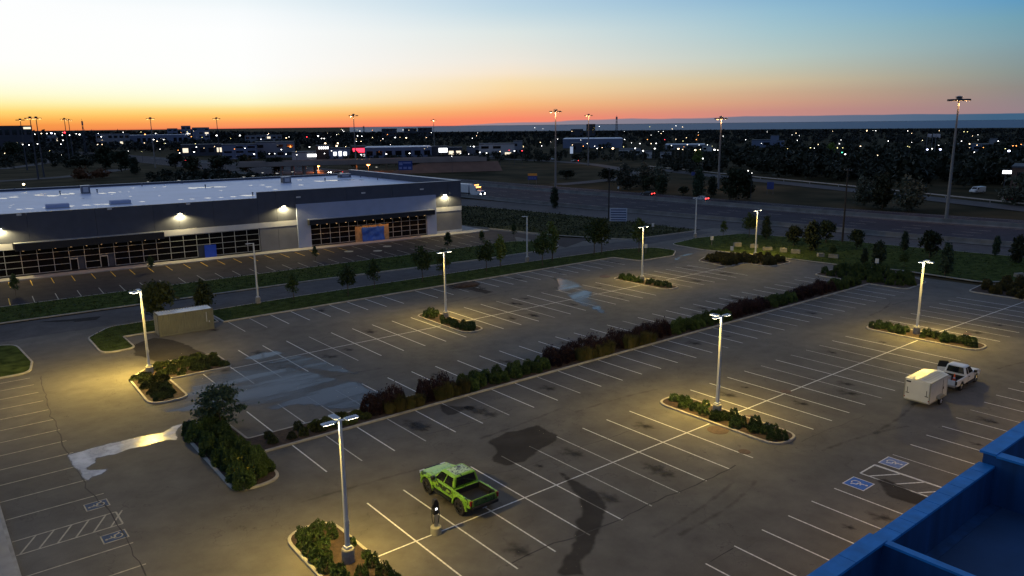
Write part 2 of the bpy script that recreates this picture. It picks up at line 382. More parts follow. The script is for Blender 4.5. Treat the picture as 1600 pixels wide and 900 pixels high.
bar(2.9, 40.1, 28.3, 40.1, M_WHITE, z=.009, name='spine_line'); bar(31.6, 40.1, 64.2, 40.1, M_WHITE, z=.009, name='spine_line'); bar(67.7, 40.1, 86.2, 40.4, M_WHITE, z=.009, name='spine_line')
for k in range(3, 28):
    if k in (12,): continue
    put_line(me_half, k*S+.92, 59.5-ST)
for k in range(-4, 22):
    if k == 10: continue
    put_line(me_half, k*S+.05, -12.2-ST)
# accessible bays by the blue building
def symbol(cx, cy, rz, panel, fig, size, label):
    t = link('accessible_bay_marking', None, None) if False else thing('accessible_bay_marking', label, 'road marking', (cx, cy, 0), rz)
    w, h = size
    MB().quad((-w/2, -h/2, .005), (w/2, -h/2, .005), (w/2, h/2, .005), (-w/2, h/2, .005)).build('border', M_WHITE if fig is M_WHITE else fig, t)
    b = .075; MB().quad((-w/2+b, -h/2+b, .009), (w/2-b, -h/2+b, .009), (w/2-b, h/2-b, .009), (-w/2+b, h/2-b, .009)).build('panel', panel, t)
    mb = MB(); k = h*.78; z = .013
    def stroke(a, c, wd):
        a = Vector(a)*k; c = Vector(c)*k; d = (c-a).normalized(); nn = Vector((-d.y, d.x))*wd*k/2
        mb.quad(*[(p.x, p.y, z) for p in (a-nn, c-nn, c+nn, a+nn)])
    mb.poly([(-.10*k+.085*k*math.cos(q*.5236), .41*k+.085*k*math.sin(q*.5236)) for q in range(12)], z)          # head
    stroke((-.09, .31), (-.05, -.02), .10); stroke((-.08, .14), (.14, .14), .075)                           # trunk, arm
    stroke((-.09, -.03), (.17, -.03), .09); stroke((.15, 0), (.25, -.30), .09); stroke((.22, -.30), (.36, -.26), .07)
    pr = None
    for q in range(0, 15):                                                                                      # wheel
        a = R(95+q*15.5); c0 = Vector((-.03, -.16))
        p = (c0+Vector((math.cos(a), math.sin(a)))*.27, c0+Vector((math.cos(a), math.sin(a)))*.20)
        if pr: mb.quad(*[(v.x*k, v.y*k, z) for v in (pr[0], p[0], p[1], pr[1])])
        pr = p
    mb.build('wheelchair_figure', fig, t)
symbol(26.7, -12.9, math.pi, M_BLUEP, M_WHITE, (1.55, 1.5), 'bright blue painted wheelchair symbol, on the near side of the white hatched aisle')
symbol(31.7, -12.9, math.pi, M_BLUEW, M_WHITE, (1.55, 1.5), 'faded pale blue painted wheelchair symbol, beyond the white hatched aisle')
symbol(-13.65, 17.1, math.pi/2, M_BLUEN, M_WORN, (1.15, 1.4), 'worn navy painted wheelchair symbol, the one nearer the spilled water')
symbol(-13.65, 12.05, math.pi/2, M_BLUEN, M_WORN, (1.15, 1.4), 'worn navy painted wheelchair symbol with a scuffed end, nearest bottom left corner')
for a in ((28.3, -12.2, 30.4, -12.2), (28.3, -12.2, 28.35, -18.2), (30.4, -12.2, 30.35, -18.2), (28.32, -12.8, 30.38, -14.1)[:4], (28.32, -14.4, 30.38, -15.7)[:4], (28.32, -16.0, 30.38, -17.3)):
    bar(*a, M_WHITE, w=.12, z=.01, name='hatch_line')
# worn bays along the left sidewalk
for y in (7.7, 10.6, 18.6, 21.6, 24.5, 27.4, 30.3, 33.2, 36.1, 39.0, 41.9, 44.8, 47.6, 50.2):
    bar(-18.5, y, -12.95 if y < 20 else -13.3, y, M_WORN, w=.10, name='stall_line')
for a in ((-18.5, 15.3, -12.9, 15.3), (-18.5, 13.4, -12.9, 13.4), (-12.9, 13.4, -12.9, 15.3)): bar(*a, M_WORN, z=.006, name='hatch_line')
for k in range(6): bar(-18.3+k*.95, 13.45, -17.3+k*.95, 15.25, M_WORN, z=.010, name='hatch_line')

# --- kerbed islands
def island(name_bed, pts, rad, bedmat=M_MULCH, w=.2, bedz=.13):
    out = rounded(pts, rad); k, inn = kerb_ring('kerb', out, w)
    b = sheet(name_bed, inn, bedz, bedmat); return inn
IS_NEAR = island('planting_bed', [(-6.2, -7.5), (-2.6, -7.5), (-2.8, 5.6), (-6.0, 5.6)], [.8, .5, 1.5, 1.6])
IS_R = island('planting_bed', [(27.75, -6.2), (31.0, -6.2), (31.1, 6.0), (27.9, 6.0)], 1.5)
IS_R2 = island('planting_bed', [(65.0, -6.0), (68.5, -6.0), (68.5, 6.4), (65.0, 6.4)], 1.5)
IS_M = island('planting_bed', [(28.4, 35.0), (31.5, 35.0), (31.6, 46.6), (28.5, 46.6)], 1.5)
IS_C = island('planting_bed', [(64.3, 35.0), (67.6, 35.0), (67.6, 46.4), (64.3, 46.4)], 1.5)
IS_L = island('planting_bed', [(-6.3, 34.0), (-2.8, 34.0), (-2.8, 40.5), (3.4, 40.5), (3.4, 46.8), (-3.0, 46.6), (-6.0, 43.0)], [1.8, 1.2, .2, 1.2, 1.8, 2.0, 1.5])
IS_B = island('planting_bed', [(-6.2, 12.6), (-2.7, 12.8), (-2.8, 17.95), (89.9, 18.0), (90.2, 12.6), (97.6, 12.9), (102.5, 20), (99, 27.6), (90.4, 27.4), (90.2, 21.2), (-2.2, 21.25), (-2.4, 27.2), (-5.9, 27.2)], [1.6, 1.6, .2, .2, 1.2, 2.2, 2.5, 2, 1.5, .2, .2, 1.2, 1.6])
IS_E = island('planting_bed', [(86.2, 40.4), (91.0, 40.5), (91.3, 35.6), (97.8, 35.4), (99.6, 38.9), (95.5, 46.2), (91.5, 49.0), (87.0, 47.2)], [.6, .2, 1.2, 2, 1.5, 2, 1.5, 1.5])
IS_F = island('planting_bed', [(95.0, -14), (106, -14), (106.5, 4), (101, 7), (95.2, 6.6)], 1.4)
IS_G = island('lawn_island', [(-6.2, 54.2), (-2.6, 54.4), (-2.6, 60.3), (8.3, 60.2), (8.6, 66.2), (1.0, 66.4), (-3.0, 66.5), (-6.1, 62.5)], [1.8, 1.2, .2, .1, .1, 1, 2.5, 2], M_GRASS)
island('lawn_island', [(-60, 51.5), (-13.0, 51.8), (-12.3, 56), (-12.8, 65.2), (-20, 67), (-60, 67)], [.1, 1.8, 1.5, 2.5, 2, .1], M_GRASS)
gs = island('grass_strip', [(8.6, 59.55), (78.6, 59.55), (79.6, 53.9), (88.2, 53.5), (93.3, 57), (92.8, 62.5), (86, 65.2), (60, 66.7), (22, 67.3), (8.6, 66.8)], [.1, .3, 1.5, 2.5, 3, 3, 3, .1, .1, .1], M_GRASS)
shop_lawn = island('shop_lawn', [(-60, 78.6), (30, 76.6), (60, 74.2), (76, 74.2), (81.2, 76.5), (81.0, 84), (77.5, 87.3), (-60, 88.9)], [.1, .1, .1, 1, 2, 2, 1.5, .1], M_GRASS)
east_lawn = island('east_lawn', [(101, -60), (134, -60), (131.5, 12), (127, 43), (121, 62.0), (109, 64.5), (98.3, 62.8), (97.4, 54), (100.2, 42), (101.5, 28), (104, 20), (103.5, 8), (108, 4)], [.1, .1, .1, 4, 3, 3, 2.5, 3, 3, 2, 2, 2, 1], M_GRASS, bedz=.14)
field = island('roadside_field', [(97.5, 72.4), (118.4, 71.5), (119.5, 90), (118.6, 112), (113, 148), (100, 182), (82, 182), (84.5, 116), (90, 88), (93.4, 80)], [2, 1.5, .1, .1, .1, .1, .1, .1, 1, 1.5], M_ROUGH, bedz=.14)

# shop sidewalk (local frame of the shop, below) and left sidewalk of the blue building
sheet('sidewalk', [(-18.75, -20), (-18.75, 60), (-23, 60), (-23, -20)], .15, M_WALK)
MB().box(-18.75, -18.55, -20, 51.2, -.02, .154).build('kerb', M_CONC, kind='structure')

# puddles, wet patches, stains
W1 = water_mat('wet_asphalt', (.040, .039, .047), .07, .03, .20, (.26, 1.5, 1), cut=.47, soft=.5, amax=.85)
W2 = water_mat('pale_reflection_water', (.34, .34, .36), .10, .20, .8, soft=.16)  # pale milky base paints the sky and lamp reflection into this puddle
W3 = water_mat('damp_asphalt', (.052, .047, .043), .6, .012, .35, soft=.22, spec=.12, amax=.62)
W4 = water_mat('roof_water', (.55, .58, .62), .04, .1, .5)
W5 = water_mat('oil_stain', (.040, .036, .033), .45, .01, 1.5, soft=.9, amax=.75)
W6 = water_mat('tyre_mark', (.030, .027, .026), .7, .0, 2.0, soft=.25, amax=.32)
def soft_sheet(name, pts, z, m, cell=.3, margin=.5, parent=None, kind='structure'):
    P = np.array([(p[0], p[1]) for p in pts]); x0, y0 = P.min(0)-margin; x1, y1 = P.max(0)+margin; nx, ny = max(3, int((x1-x0)/cell)), max(3, int((y1-y0)/cell))
    X, Y = np.meshgrid(np.linspace(x0, x1, nx), np.linspace(y0, y1, ny)); Q = np.stack([X.ravel(), Y.ravel()], 1); A = P; B = np.roll(P, -1, 0); ins = np.zeros(len(Q), bool); dm = np.full(len(Q), 1e9)
    for a, b in zip(A, B):
        d = b-a; t = np.clip(((Q-a)@d)/max(1e-9, d@d), 0, 1); dm = np.minimum(dm, np.hypot(*(Q-a-t[:, None]*d).T))
        c = (a[1] > Q[:, 1]) != (b[1] > Q[:, 1])
        if abs(b[1]-a[1]) > 1e-9: ins ^= c & (Q[:, 0] < (b[0]-a[0])*(Q[:, 1]-a[1])/(b[1]-a[1])+a[0])
    sd = np.where(ins, dm, -dm); F = [(j*nx+i, j*nx+i+1, (j+1)*nx+i+1, (j+1)*nx+i) for j in range(ny-1) for i in range(nx-1) if max(sd[j*nx+i], sd[j*nx+i+1], sd[(j+1)*nx+i], sd[(j+1)*nx+i+1]) > -margin]
    me = bpy.data.meshes.new(name); me.from_pydata([(q[0], q[1], z) for q in Q], [], F); at = me.attributes.new('inset', 'FLOAT', 'POINT'); at.data.foreach_set('value', sd.astype(np.float32)); me.materials.append(m)
    return link(name, me, parent, kind=kind if parent is None else None)
def patch(name, px, z, m, amp=.16, seed=0, kind='structure', parent=None):
    return soft_sheet(name, ragged([G(*p) for p in px], amp*.6, 2, seed), z, m, parent=parent, margin=.9 if m is W1 else .4, cell=.28)
patch('puddle', [(232, 634), (262, 628), (300, 612), (300, 590), (352, 578), (420, 568), (500, 585), (565, 598), (600, 618), (585, 634), (540, 640), (470, 632), (430, 640), (360, 632), (300, 645), (255, 645)], .0145, W1, .1, 1)
patch('puddle', [(380, 560), (430, 548), (500, 560), (560, 585), (500, 578), (430, 572)], .0145, W1, .1, 2)
patch('puddle', [(104, 711), (125, 706), (175, 692), (215, 683), (255, 676), (268, 667), (290, 661), (280, 668), (274, 675), (280, 688), (262, 687), (225, 697), (196, 704), (180, 710), (150, 716), (151, 724), (140, 728), (133, 733), (150, 734), (168, 733), (160, 741), (145, 745), (136, 756), (128, 744), (118, 732)], .0145, W2, .06, 3)
patch('puddle', [(862, 434), (885, 436), (905, 446), (925, 456), (920, 466), (938, 480), (948, 490), (935, 488), (905, 476), (890, 464), (868, 452), (872, 443)], .0145, W1, .12, 4)
patch('puddle', [(1052, 405), (1068, 398), (1090, 392), (1075, 399), (1060, 407)], .0145, W1, .1, 5)
patch('damp_patch', [(872, 738), (884, 741), (900, 752), (932, 768), (948, 790), (944, 806), (938, 830), (930, 852), (908, 878), (912, 899), (872, 899), (878, 875), (892, 862), (898, 840), (900, 815), (910, 795), (900, 772), (884, 750)], .0105, W3, .045, 6)
patch('damp_patch', [(762, 690), (790, 676), (812, 672), (840, 664), (872, 680), (868, 690), (842, 704), (818, 722), (790, 728), (768, 720), (776, 704)], .0105, W3, .045, 7)
patch('damp_patch', [(205, 540), (240, 528), (262, 530), (290, 538), (310, 548), (330, 556), (300, 560), (265, 562), (250, 572), (232, 560), (210, 556)], .0105, W3, .045, 8)
patch('damp_patch', [(696, 447), (712, 441), (740, 439), (751, 444), (742, 450), (772, 456), (760, 459), (728, 452), (706, 452)], .0105, W3, .045, 9)
patch('damp_patch', [(1366, 748), (1385, 748), (1425, 768), (1460, 782), (1438, 790), (1400, 780), (1382, 772), (1380, 760)], .0105, W3, .045, 10)
patch('damp_patch', [(20, 505), (110, 499), (158, 494), (150, 500), (110, 504), (115, 502)], .0125, W3, .045, 11)
patch('damp_patch', [(690, 632), (730, 636), (720, 644), (700, 650), (690, 643)], .0105, W3, .045, 12)
# crack / seam lines that can be made out
M_CRACK = mat('crack_filler', (.036, .033, .031), .8, .2, 3)
def crack(px, w, seed):
    r = random.Random(seed); P = []
    for a, b in zip(px[:-1], px[1:]):
        A, B = G(*a), G(*b); n = max(2, int((B-A).length/.8))
        for k in range(n): P.append(A.lerp(B, k/n)+Vector((r.gauss(0, .06), r.gauss(0, .06), 0)))
    P.append(G(*px[-1])); mb = MB(); rings = []
    for i, p in enumerate(P):
        d = (P[min(i+1, len(P)-1)]-P[max(0, i-1)]).normalized(); nn = Vector((-d.y, d.x, 0))*w*(.5+r.random()*.8)/2; rings.append((p-nn, p+nn))
    for (a, b), (c, d) in zip(rings[:-1], rings[1:]): mb.quad(*[(q.x, q.y, .0115) for q in (a, b, d, c)])
    mb.build('crack', M_CRACK, lot)
crack([(1150, 728), (1060, 770), (1010, 790), (970, 812), (900, 840), (865, 848), (800, 880)], .10, 1)
crack([(62, 588), (80, 645), (98, 690), (135, 762), (165, 790), (190, 830), (228, 900)], .09, 2)
crack([(1147, 858), (1110, 878)], .10, 3); crack([(1000, 668), (800, 735), (760, 742)], .05, 4)
crack([(665, 678), (760, 655), (800, 640)], .06, 5); crack([(1250, 690), (1350, 650)], .05, 6)
# oil drips in the bays and tyre marks in the aisles
r_ = random.Random(77); OIL = []
for k in range(5):
    o = soft_sheet('oil_stain', [(.55*math.cos(t)*r_.uniform(.5, 1.1), .9*math.sin(t)*r_.uniform(.5, 1.1)) for t in [q*.6283 for q in range(10)]], 0, W5, .16, .5, lot); OIL.append(o.data); o.location = (12.4+k*5.5, r_.choice((-3.4, 3.2)), .0125)
for k in range(85):
    row = r_.choice((-3.2, 3.1, 14.6, 24.6, 36.9, 43.4, 56.4, -15.2)); x = (r_.randrange(0, 31)+.5)*2.75+r_.gauss(0, .25)
    if abs(row) < 4 and 27 < x < 32 or row > 35 and (27 < x < 33 or 63 < x < 69) or row < 4 and 64 < x < 69.5: continue
    o = link('oil_stain', OIL[k % 5], lot); o.location = (x, row+r_.gauss(0, .7), .0125+.0004*(k % 5)); o.rotation_euler = (0, 0, r_.uniform(-.4, .4)); s_ = r_.uniform(.4, 1.15); o.scale = (s_, s_, 1)
for k in range(16):
    x, y, a = r_.uniform(-4, 80), r_.choice((8.8, 9.6, -8.6, -9.4, 30.4, 31.2, 48.6, 49.5)), r_.gauss(0, .05); kx = r_.choice((-1, 1))*r_.uniform(.004, .02); pl = []; pr = []
    for q in range(13):
        u = q*.8; px_, py_ = x+u*math.cos(a), y+u*math.sin(a)+kx*u*u; pl.append((px_, py_-.10)); pr.append((px_, py_+.10))
    soft_sheet('tyre_mark', pl+pr[::-1], .0118, W6, .12, .2, lot)
# ironwork in the lot
M_IRON = mat('cast_iron_rusty', (.075, .042, .026), .7, .4, 4, .4)
for (px, py, s) in ((1163, 706, .45), (1122, 672, .85), (1172, 655, .9), (945, 432, .9), (1228, 612, .5), (1512, 522, .45)):
    g = G(px, py); MB().lathe([(s, .010), (s, .022), (s*.9, .026)], 18).build('manhole_cover', M_IRON, lot, (g.x, g.y, .0))

# ================================================================= HIGHWAY
def strip(name, pts, z, m): return sheet(name, pts, z, m)
HN = [(150, -260), (146, 0), (140, 40), (138, 75), (134, 112), (130, 150), (126, 240), (122, 420), (118, 650), (92, 900), (60, 1200)]      # near barrier line
HF = [(205, -260), (194, 0), (188, 45), (184, 75), (183, 130), (181, 200), (178, 300), (174, 480), (160, 640), (150, 820), (125, 1170)]      # far edge
strip('highway', HN+list(reversed(HF)), -.05, M_HWY)
strip('service_road', [(140, -260), (133.9, 0), (130.5, 26), (128, 44), (121.5, 62), (119.2, 90), (119, 112), (113, 150), (104, 190), (96, 240), (110, 240), (122, 190), (129, 150), (133, 112), (137, 75), (139, 40), (145, 0), (149, -260)], -.045, M_ROAD)
M_BARR = mat('barrier_concrete', (.17, .165, .16), .9, .25, .4, .3)
def barrier(pts, h, w):
    mb = MB(); P = [Vector(p) for p in pts]; rings = []
    for i, p in enumerate(P):
        d = (P[min(i+1, len(P)-1)]-P[max(0, i-1)]).normalized(); n = Vector((-d.y, d.x))
        rings.append([(p.x-n.x*w, p.y-n.y*w, -.06), (p.x-n.x*w*.45, p.y-n.y*w*.45, .3), (p.x-n.x*w*.28, p.y-n.y*w*.28, h), (p.x+n.x*w*.28, p.y+n.y*w*.28, h), (p.x+n.x*w*.45, p.y+n.y*w*.45, .3), (p.x+n.x*w, p.y+n.y*w, -.06)])
    return mb.loft(rings)
tag(barrier(HN[:8], 1.0, .4).build('roadside_barrier', M_BARR), 'long dark concrete barrier between highway and service road', 'barrier')
HM = [tuple(Vector(a)*.36+Vector(b)*.64) for a, b in zip(HN, HF)]
tag(barrier(HM[:9], 1.1, .5).build('median_barrier', M_BARR), 'concrete median barrier down the middle of the highway', 'barrier')
hwy = bpy.data.objects['highway']
def along(t):     # t in metres of Y -> point of near edge, far edge
    for i in range(len(HN)-1):
        a, b = HN[i], HN[i+1]
        if a[1] <= t <= b[1]:
            u = (t-a[1])/(b[1]-a[1]); n = Vector(a).lerp(Vector(b), u)
            break
    xs = [(p[1], p[0]) for p in HF]
    fx = np.interp(t, [q[0] for q in xs], [q[1] for q in xs]); return n.x, fx
for fr in (.16, .26, .36, .46, .72, .82, .91):
    y = -20
    while y < 330:
        n0, f0 = along(y); n1, f1 = along(y+4)
        bar(n0+(f0-n0)*fr, y, n1+(f1-n1)*fr, y+4, M_WORN, w=.16, z=-.045, parent=hwy, name='lane_dash'); y += 12
for fr in (.07, .60, .675, .97):
    mb = MB(); ys = list(range(-60, 600, 20))
    for a, b in zip(ys[:-1], ys[1:]):
        n0, f0 = along(a); n1, f1 = along(b); x0 = n0+(f0-n0)*fr; x1 = n1+(f1-n1)*fr
        mb.quad((x0-.09, a, -.045), (x0+.09, a, -.045), (x1+.09, b, -.045), (x1-.09, b, -.045))
    mb.build('edge_line', M_WORN, hwy)
# ramps beyond
def ribbon(name, px, w, z=-.08, m=M_ROAD):
    P = [Vector(G(*p)[:2]) for p in px]; Q = []
    for i in range(len(P)-1):
        for k in range(6):
            t = k/6; p0 = P[max(i-1, 0)]; p1 = P[i]; p2 = P[i+1]; p3 = P[min(i+2, len(P)-1)]
            Q.append(.5*((2*p1)+(p2-p0)*t+(2*p0-5*p1+4*p2-p3)*t*t+(3*p1-p0-3*p2+p3)*t**3))
    Q.append(P[-1]); mb = MB(); pr = None
    for i, p in enumerate(Q):
        d = (Q[min(i+1, len(Q)-1)]-Q[max(0, i-1)]).normalized(); n = Vector((-d.y, d.x))*w/2
        c = ((p-n).x, (p-n).y, z), ((p+n).x, (p+n).y, z)
        if pr: mb.quad(pr[0], pr[1], c[1], c[0])
        pr = c
    o = mb.build(name, m, kind='structure')
    for p in o.data.polygons:
        if p.normal.z < 0: p.flip()
    return Q
ribbon('ramp', [(760, 247), (850, 251), (910, 255), (950, 260), (985, 268), (975, 277), (930, 283), (870, 288)], 9)
RP2 = ribbon('ramp', [(1000, 262), (1060, 268), (1140, 277), (1250, 288), (1400, 304), (1600, 326), (1760, 345)], 11, -.075)
ribbon('ramp', [(0, 264), (60, 256), (82, 250), (60, 245), (0, 247)], 10)
ribbon('ramp', [(-60, 286), (60, 279), (130, 273), (190, 264)], 12, -.07)
M_GUARD = mat('guard_rail', (.35, .35, .36), .5, .1, 2, metal=.4)
g0 = [(p.x+7, p.y) for p in RP2]
mb = MB()
for a, b in zip(g0[:-1], g0[1:]): mb.add([(a[0], a[1], .45), (b[0], b[1], .45), (b[0], b[1], .8), (a[0], a[1], .8)], [(0, 1, 2, 3)])
for p in g0[::2]: mb.box(p[0]-.08, p[0]+.08, p[1]-.08, p[1]+.08, -.2, .75)
tag(mb.build('guard_rail', M_GUARD), 'pale steel guard rail along the outer ramp', 'guard rail')
# ================================================================= THE SHOP BUILDING ACROSS THE LANE
M_NAVY = mat('precast_dark_grey', (.072, .080, .106), .85, .12, .5, .15, bscale=20)
M_GREYW = mat('precast_grey', (.20, .20, .21), .85, .1, .5, .15, bscale=20)
M_PALE = mat('panel_pale', (.36, .41, .56), .7, .06, .6)
M_BAND = mat('band_white', (.62, .62, .62), .75, .08, .7)
M_ROOF = mat('roof_membrane', (.63, .66, .80), .42, .10, .12, .06, bscale=2, detail=10)
M_FRAME = mat('window_frame', (.50, .50, .48), .5, .08, 3)
M_PANE = mat('shop_glass', (.008, .007, .007), .06, .1, 1, spec=.22)
M_CANOPY = mat('canopy_black', (.012, .013, .017), .6, .2, 2)
M_SOFFIT = mat('soffit', (.30, .27, .24), .8, .1, 2)
M_PLY = mat('plywood', (.42, .25, .10), .8, .2, 2, col2=(.5, .3, .13))
M_TARP = mat('blue_tarp', (.035, .12, .50), .45, .25, 1.2, .8, bscale=3)
M_BLUEBOARD = mat('blue_board', (.012, .07, .55), .5, .1, 2)
M_COPING = mat('metal_coping', (.45, .46, .48), .4, .08, 2, metal=.4)
M_UNIT = mat('rooftop_unit', (.12, .13, .16), .6, .15, 2)
E_WARM = emitter('downlight_glow', (1, .6, .26), 2.0)
E_PACK = emitter('wall_pack_glow', (1, .90, .55), 40)
TH = -math.atan(.0626)
shop = thing('shop_building', 'low grey retail building with white flat roof and glazed shopfront across the lane', 'building', (0, 111.83, 0), TH)
def sp(name, mb, m, parent=shop, **k): return mb.build(name, m, parent, **k)
# walls: precast panels with open joints in front of a backing
sp('wall', MB().box(-60, 78.0, .35, 60, 0, 10.2), M_NAVY)
PAN = [-60, -50, -41, -32, -23, -14, -5, 5, 14.2, 18.4, 24.5, 32.75]
for a, b in zip(PAN[:-1], PAN[1:]): sp('wall_panel', MB().box(a+.02, b-.02, 0, .349, 5.8, 10.55), M_NAVY)
for a, b in ((32.75, 36.4), (36.4, 40.25)): sp('wall_panel', MB().box(a+.02, b-.02, 0, .349, 5.8, 11.66), M_NAVY)
for a, b in ((40.25, 51), (51, 61.5), (61.5, 71.9)): sp('wall_panel', MB().box(a+.02, b-.02, 0, .349, 8.9, 11.66), M_NAVY)
sp('wall_panel', MB().box(71.92, 75.2, 0, .349, 6.0, 11.66), M_NAVY); sp('wall_panel', MB().box(75.24, 78.58, 0, .349, 6.0, 11.66), M_NAVY)
for a, b in ((32.8, 36.4), (36.4, 40.25)): sp('wall_panel', MB().box(a+.02, b-.02, 0, .349, .0, 4.76), M_GREYW)
sp('wall_panel', MB().box(71.92, 78.58, 0, .349, .7, 4.98), M_GREYW); sp('plinth', MB().box(71.92, 78.6, -.03, .349, 0, .69), M_BAND)
sp('band', MB().box(15.5, 40.22, -.05, .3, 4.77, 5.79), M_BAND); sp('band', MB().box(71.93, 78.63, -.05, .3, 4.99, 5.98), M_BAND); sp('band', MB().box(-60, -7.5, -.05, .3, 4.7, 5.75), M_BAND)
# east side
for k in range(6): sp('side_panel', MB().box(78.001, 78.35, .36+k*10, 10.33+k*10, 0, 11.62), M_NAVY if k else M_GREYW)
# roof, parapets, coping
sp('roof', MB().box(-60, 77.99, .40, 59.6, 10.201, 10.28), M_ROOF)
sp('parapet', MB().box(33, 78, .352, .65, 10.281, 11.62), M_NAVY); sp('parapet', MB().box(77.6, 77.999, .651, 60, 10.281, 11.62), M_NAVY); sp('parapet', MB().box(-60, 77.59, 59.61, 60, 10.21, 10.75), M_NAVY)
sp('coping', MB().box(32.75, 78.62, -.06, .72, 11.665, 11.74), M_COPING); sp('coping', MB().box(77.5, 78.62, .721, 60.1, 11.665, 11.74), M_COPING)
sp('coping', MB().box(-60, 32.72, -.06, .50, 10.555, 10.62), M_COPING); sp('coping', MB().box(-60, 77.49, 59.5, 60.1, 10.76, 10.82), M_COPING)
for x in (-30, -6.0, 7.3, 20.2): sp('scupper', MB().box(x-.35, x+.35, -.16, .0, 10.2, 10.5), M_BAND)
# pale portal, windows
sp('portal', MB().box(40.27, 42.9, -.35, .30, 0, 8.88).box(69.5, 71.88, -.35, .30, 0, 8.88).box(42.9, 69.5, -.35, .30, 4.7, 8.88), M_PALE)
def canopy(x0, x1, z0, z1, d):
    c = sp('canopy', MB().box(x0, x1, -d, -.36 if x0 > 40 else -.01, z0, z1), M_CANOPY); sp('canopy_coping', MB().box(x0-.05, x1+.05, -d-.05, -.33 if x0 > 40 else .02, z1+.002, z1+.09), M_COPING, c); return c
C1 = canopy(42.3, 70.9, 4.68, 5.70, 1.5); C2 = canopy(-7.3, 15.4, 4.5, 5.72, 1.3)
def window_row(x0, x1, n, z0, rows, y=.06, skip=()):
    w = (x1-x0)/n; zs = [z0+(rows-z0)*t for t in (0, .27, .52, .77, 1)]
    pane = {}
    for j in range(4):
        me = MB().box(.04, w-.04, 0, .02, .035, zs[j+1]-zs[j]-.035).mesh('pane'); me.materials.append(M_PANE); pane[j] = me
    mul = MB().box(-.035, .035, -.06, .08, 0, rows-z0).mesh('mullion'); mul.materials.append(M_FRAME)
    for i in range(n+1): link('mullion', mul, shop, (x0+i*w, y, z0))
    tr = MB().box(.036, w-.036, -.05, .07, -.03, .03).mesh('transom'); tr.materials.append(M_FRAME)
    for i in range(n):
        for j in range(5):
            if (i, j) in skip: continue
            link('transom', tr, shop, (x0+i*w, y, zs[j]))
        for j in range(4):
            if (i, j) in skip: continue
            link('pane', pane[j], shop, (x0+i*w, y+.02+rng.uniform(-.004, .004), zs[j]))
    sp('bulkhead', MB().box(x0, x1, -.02, .2, 0, z0-.035), M_CANOPY)
window_row(-20.4, 32.6, 23, .42, 4.68, skip={(18, 0), (18, 1), (9, 0), (11, 0), (9, 1), (11, 1)})
window_row(43.0, 69.4, 13, .42, 4.6, y=.02, skip={(5, 0), (5, 1), (5, 2), (6, 0), (6, 1), (6, 2), (7, 0), (7, 1), (7, 2)})
for x in (.36, 4.97):
    d = sp('door', MB().box(x+.06, x+1.1, .05, .1, .06, 2.2), M_PANE)
    sp('door_frame', MB().box(x-.04, x+.06, 0, .14, 0, 2.35).box(x+1.1, x+1.2, 0, .14, 0, 2.35).box(x+.06, x+1.1, 0, .14, 2.2, 2.35), M_FRAME, d)
sp('blue_board', MB().box(22.3, 24.4, -.06, .02, 0, 2.45), M_BLUEBOARD)
sp('plywood_board', MB().box(52.5, 54.1, -.12, -.02, .1, 3.4), M_PLY); sp('plywood_board', MB().box(58.7, 60.2, -.12, -.02, .1, 3.4), M_PLY); sp('plywood_board', MB().box(54.15, 58.65, -.12, -.02, 2.9, 3.45), M_PLY)
# crumpled tarp over the boarded entrance
r_ = random.Random(5); nx, nz = 22, 14; mb = MB()
vs = [(53.9+5.1*i/nx+r_.gauss(0, .03), -.26-.06*math.sin(i*.7+j*.35)-.05*math.sin(j*.9-i*.4)-r_.random()*.05-(.25*(1-j/4) if j < 4 else 0), .06+3.0*j/nz+(.06*math.sin(i*.9) if j == nz else 0)) for j in range(nz+1) for i in range(nx+1)]
mb.add(vs, [(j*(nx+1)+i, j*(nx+1)+i+1, (j+1)*(nx+1)+i+1, (j+1)*(nx+1)+i) for j in range(nz) for i in range(nx)])
tp = mb.build('tarpaulin', M_TARP, None, (0, 111.83, 0), TH, smooth=True); sm = tp.modifiers.new('thick', 'SOLIDIFY'); sm.thickness = .02
tag(tp, 'crumpled blue tarpaulin hung over the boarded shop entrance', 'tarpaulin')
# wall lamps and downlights
M_LAMPBODY = mat('lamp_body', (.10, .10, .10), .5, .1, 3)
for i, (x, z) in enumerate(((-9.0, 8.3), (18.6, 8.65), (37.75, 8.72), (74.3, 8.76))):
    w = thing('wall_lamp', ['lit wall lamp at the far left end of the dark shop wall', 'lit wall lamp above the left run of shop windows', 'lit wall lamp just left of the pale entrance portal', 'lit wall lamp by the right corner of the shop building'][i], 'lamp', Matrix.Rotation(TH, 4, 'Z') @ Vector((x, 0, z))+Vector((0, 111.83, 0)), TH, 'wall lamps on the shop front')
    MB().xz([(-.35, .0), (.35, .0), (.35, .22), (-.35, .22)], -.34, -.01).build('housing', M_LAMPBODY, w, bevel=.03)
    MB().box(-.30, .30, -.32, -.05, -.05, -.002).build('lens', E_PACK, w)
    light('wall_lamp_light', 'SPOT', (0, -.55, -.10), 2300, (1, .80, .38), w, .15, R(165), .4, (0, -.05, -1))
for k in range(10):
    sp('downlight', MB().lathe([(.14, 4.44), (.14, 4.499)], 10, -6.2+k*2.3, -.85), E_WARM, C2)
    light('downlight_light', 'SPOT', (-6.2+k*2.3, -.85, 4.40), 46, (1, .52, .18), shop, .08, R(120), .7, (0, 0, -1))
for k in range(13):
    sp('downlight', MB().lathe([(.14, 4.60), (.14, 4.675)], 10, 44+k*2.04, -1.05), E_WARM, C1)
    light('downlight_light', 'SPOT', (44+k*2.04, -1.05, 4.56), 70, (1, .50, .17), shop, .08, R(120), .7, (0, 0, -1))
for x in (40.9, 54.8, 68.6): sp('vent_plate', MB().box(x-.45, x+.45, -.05, -.002, 10.15, 10.42), M_BAND)
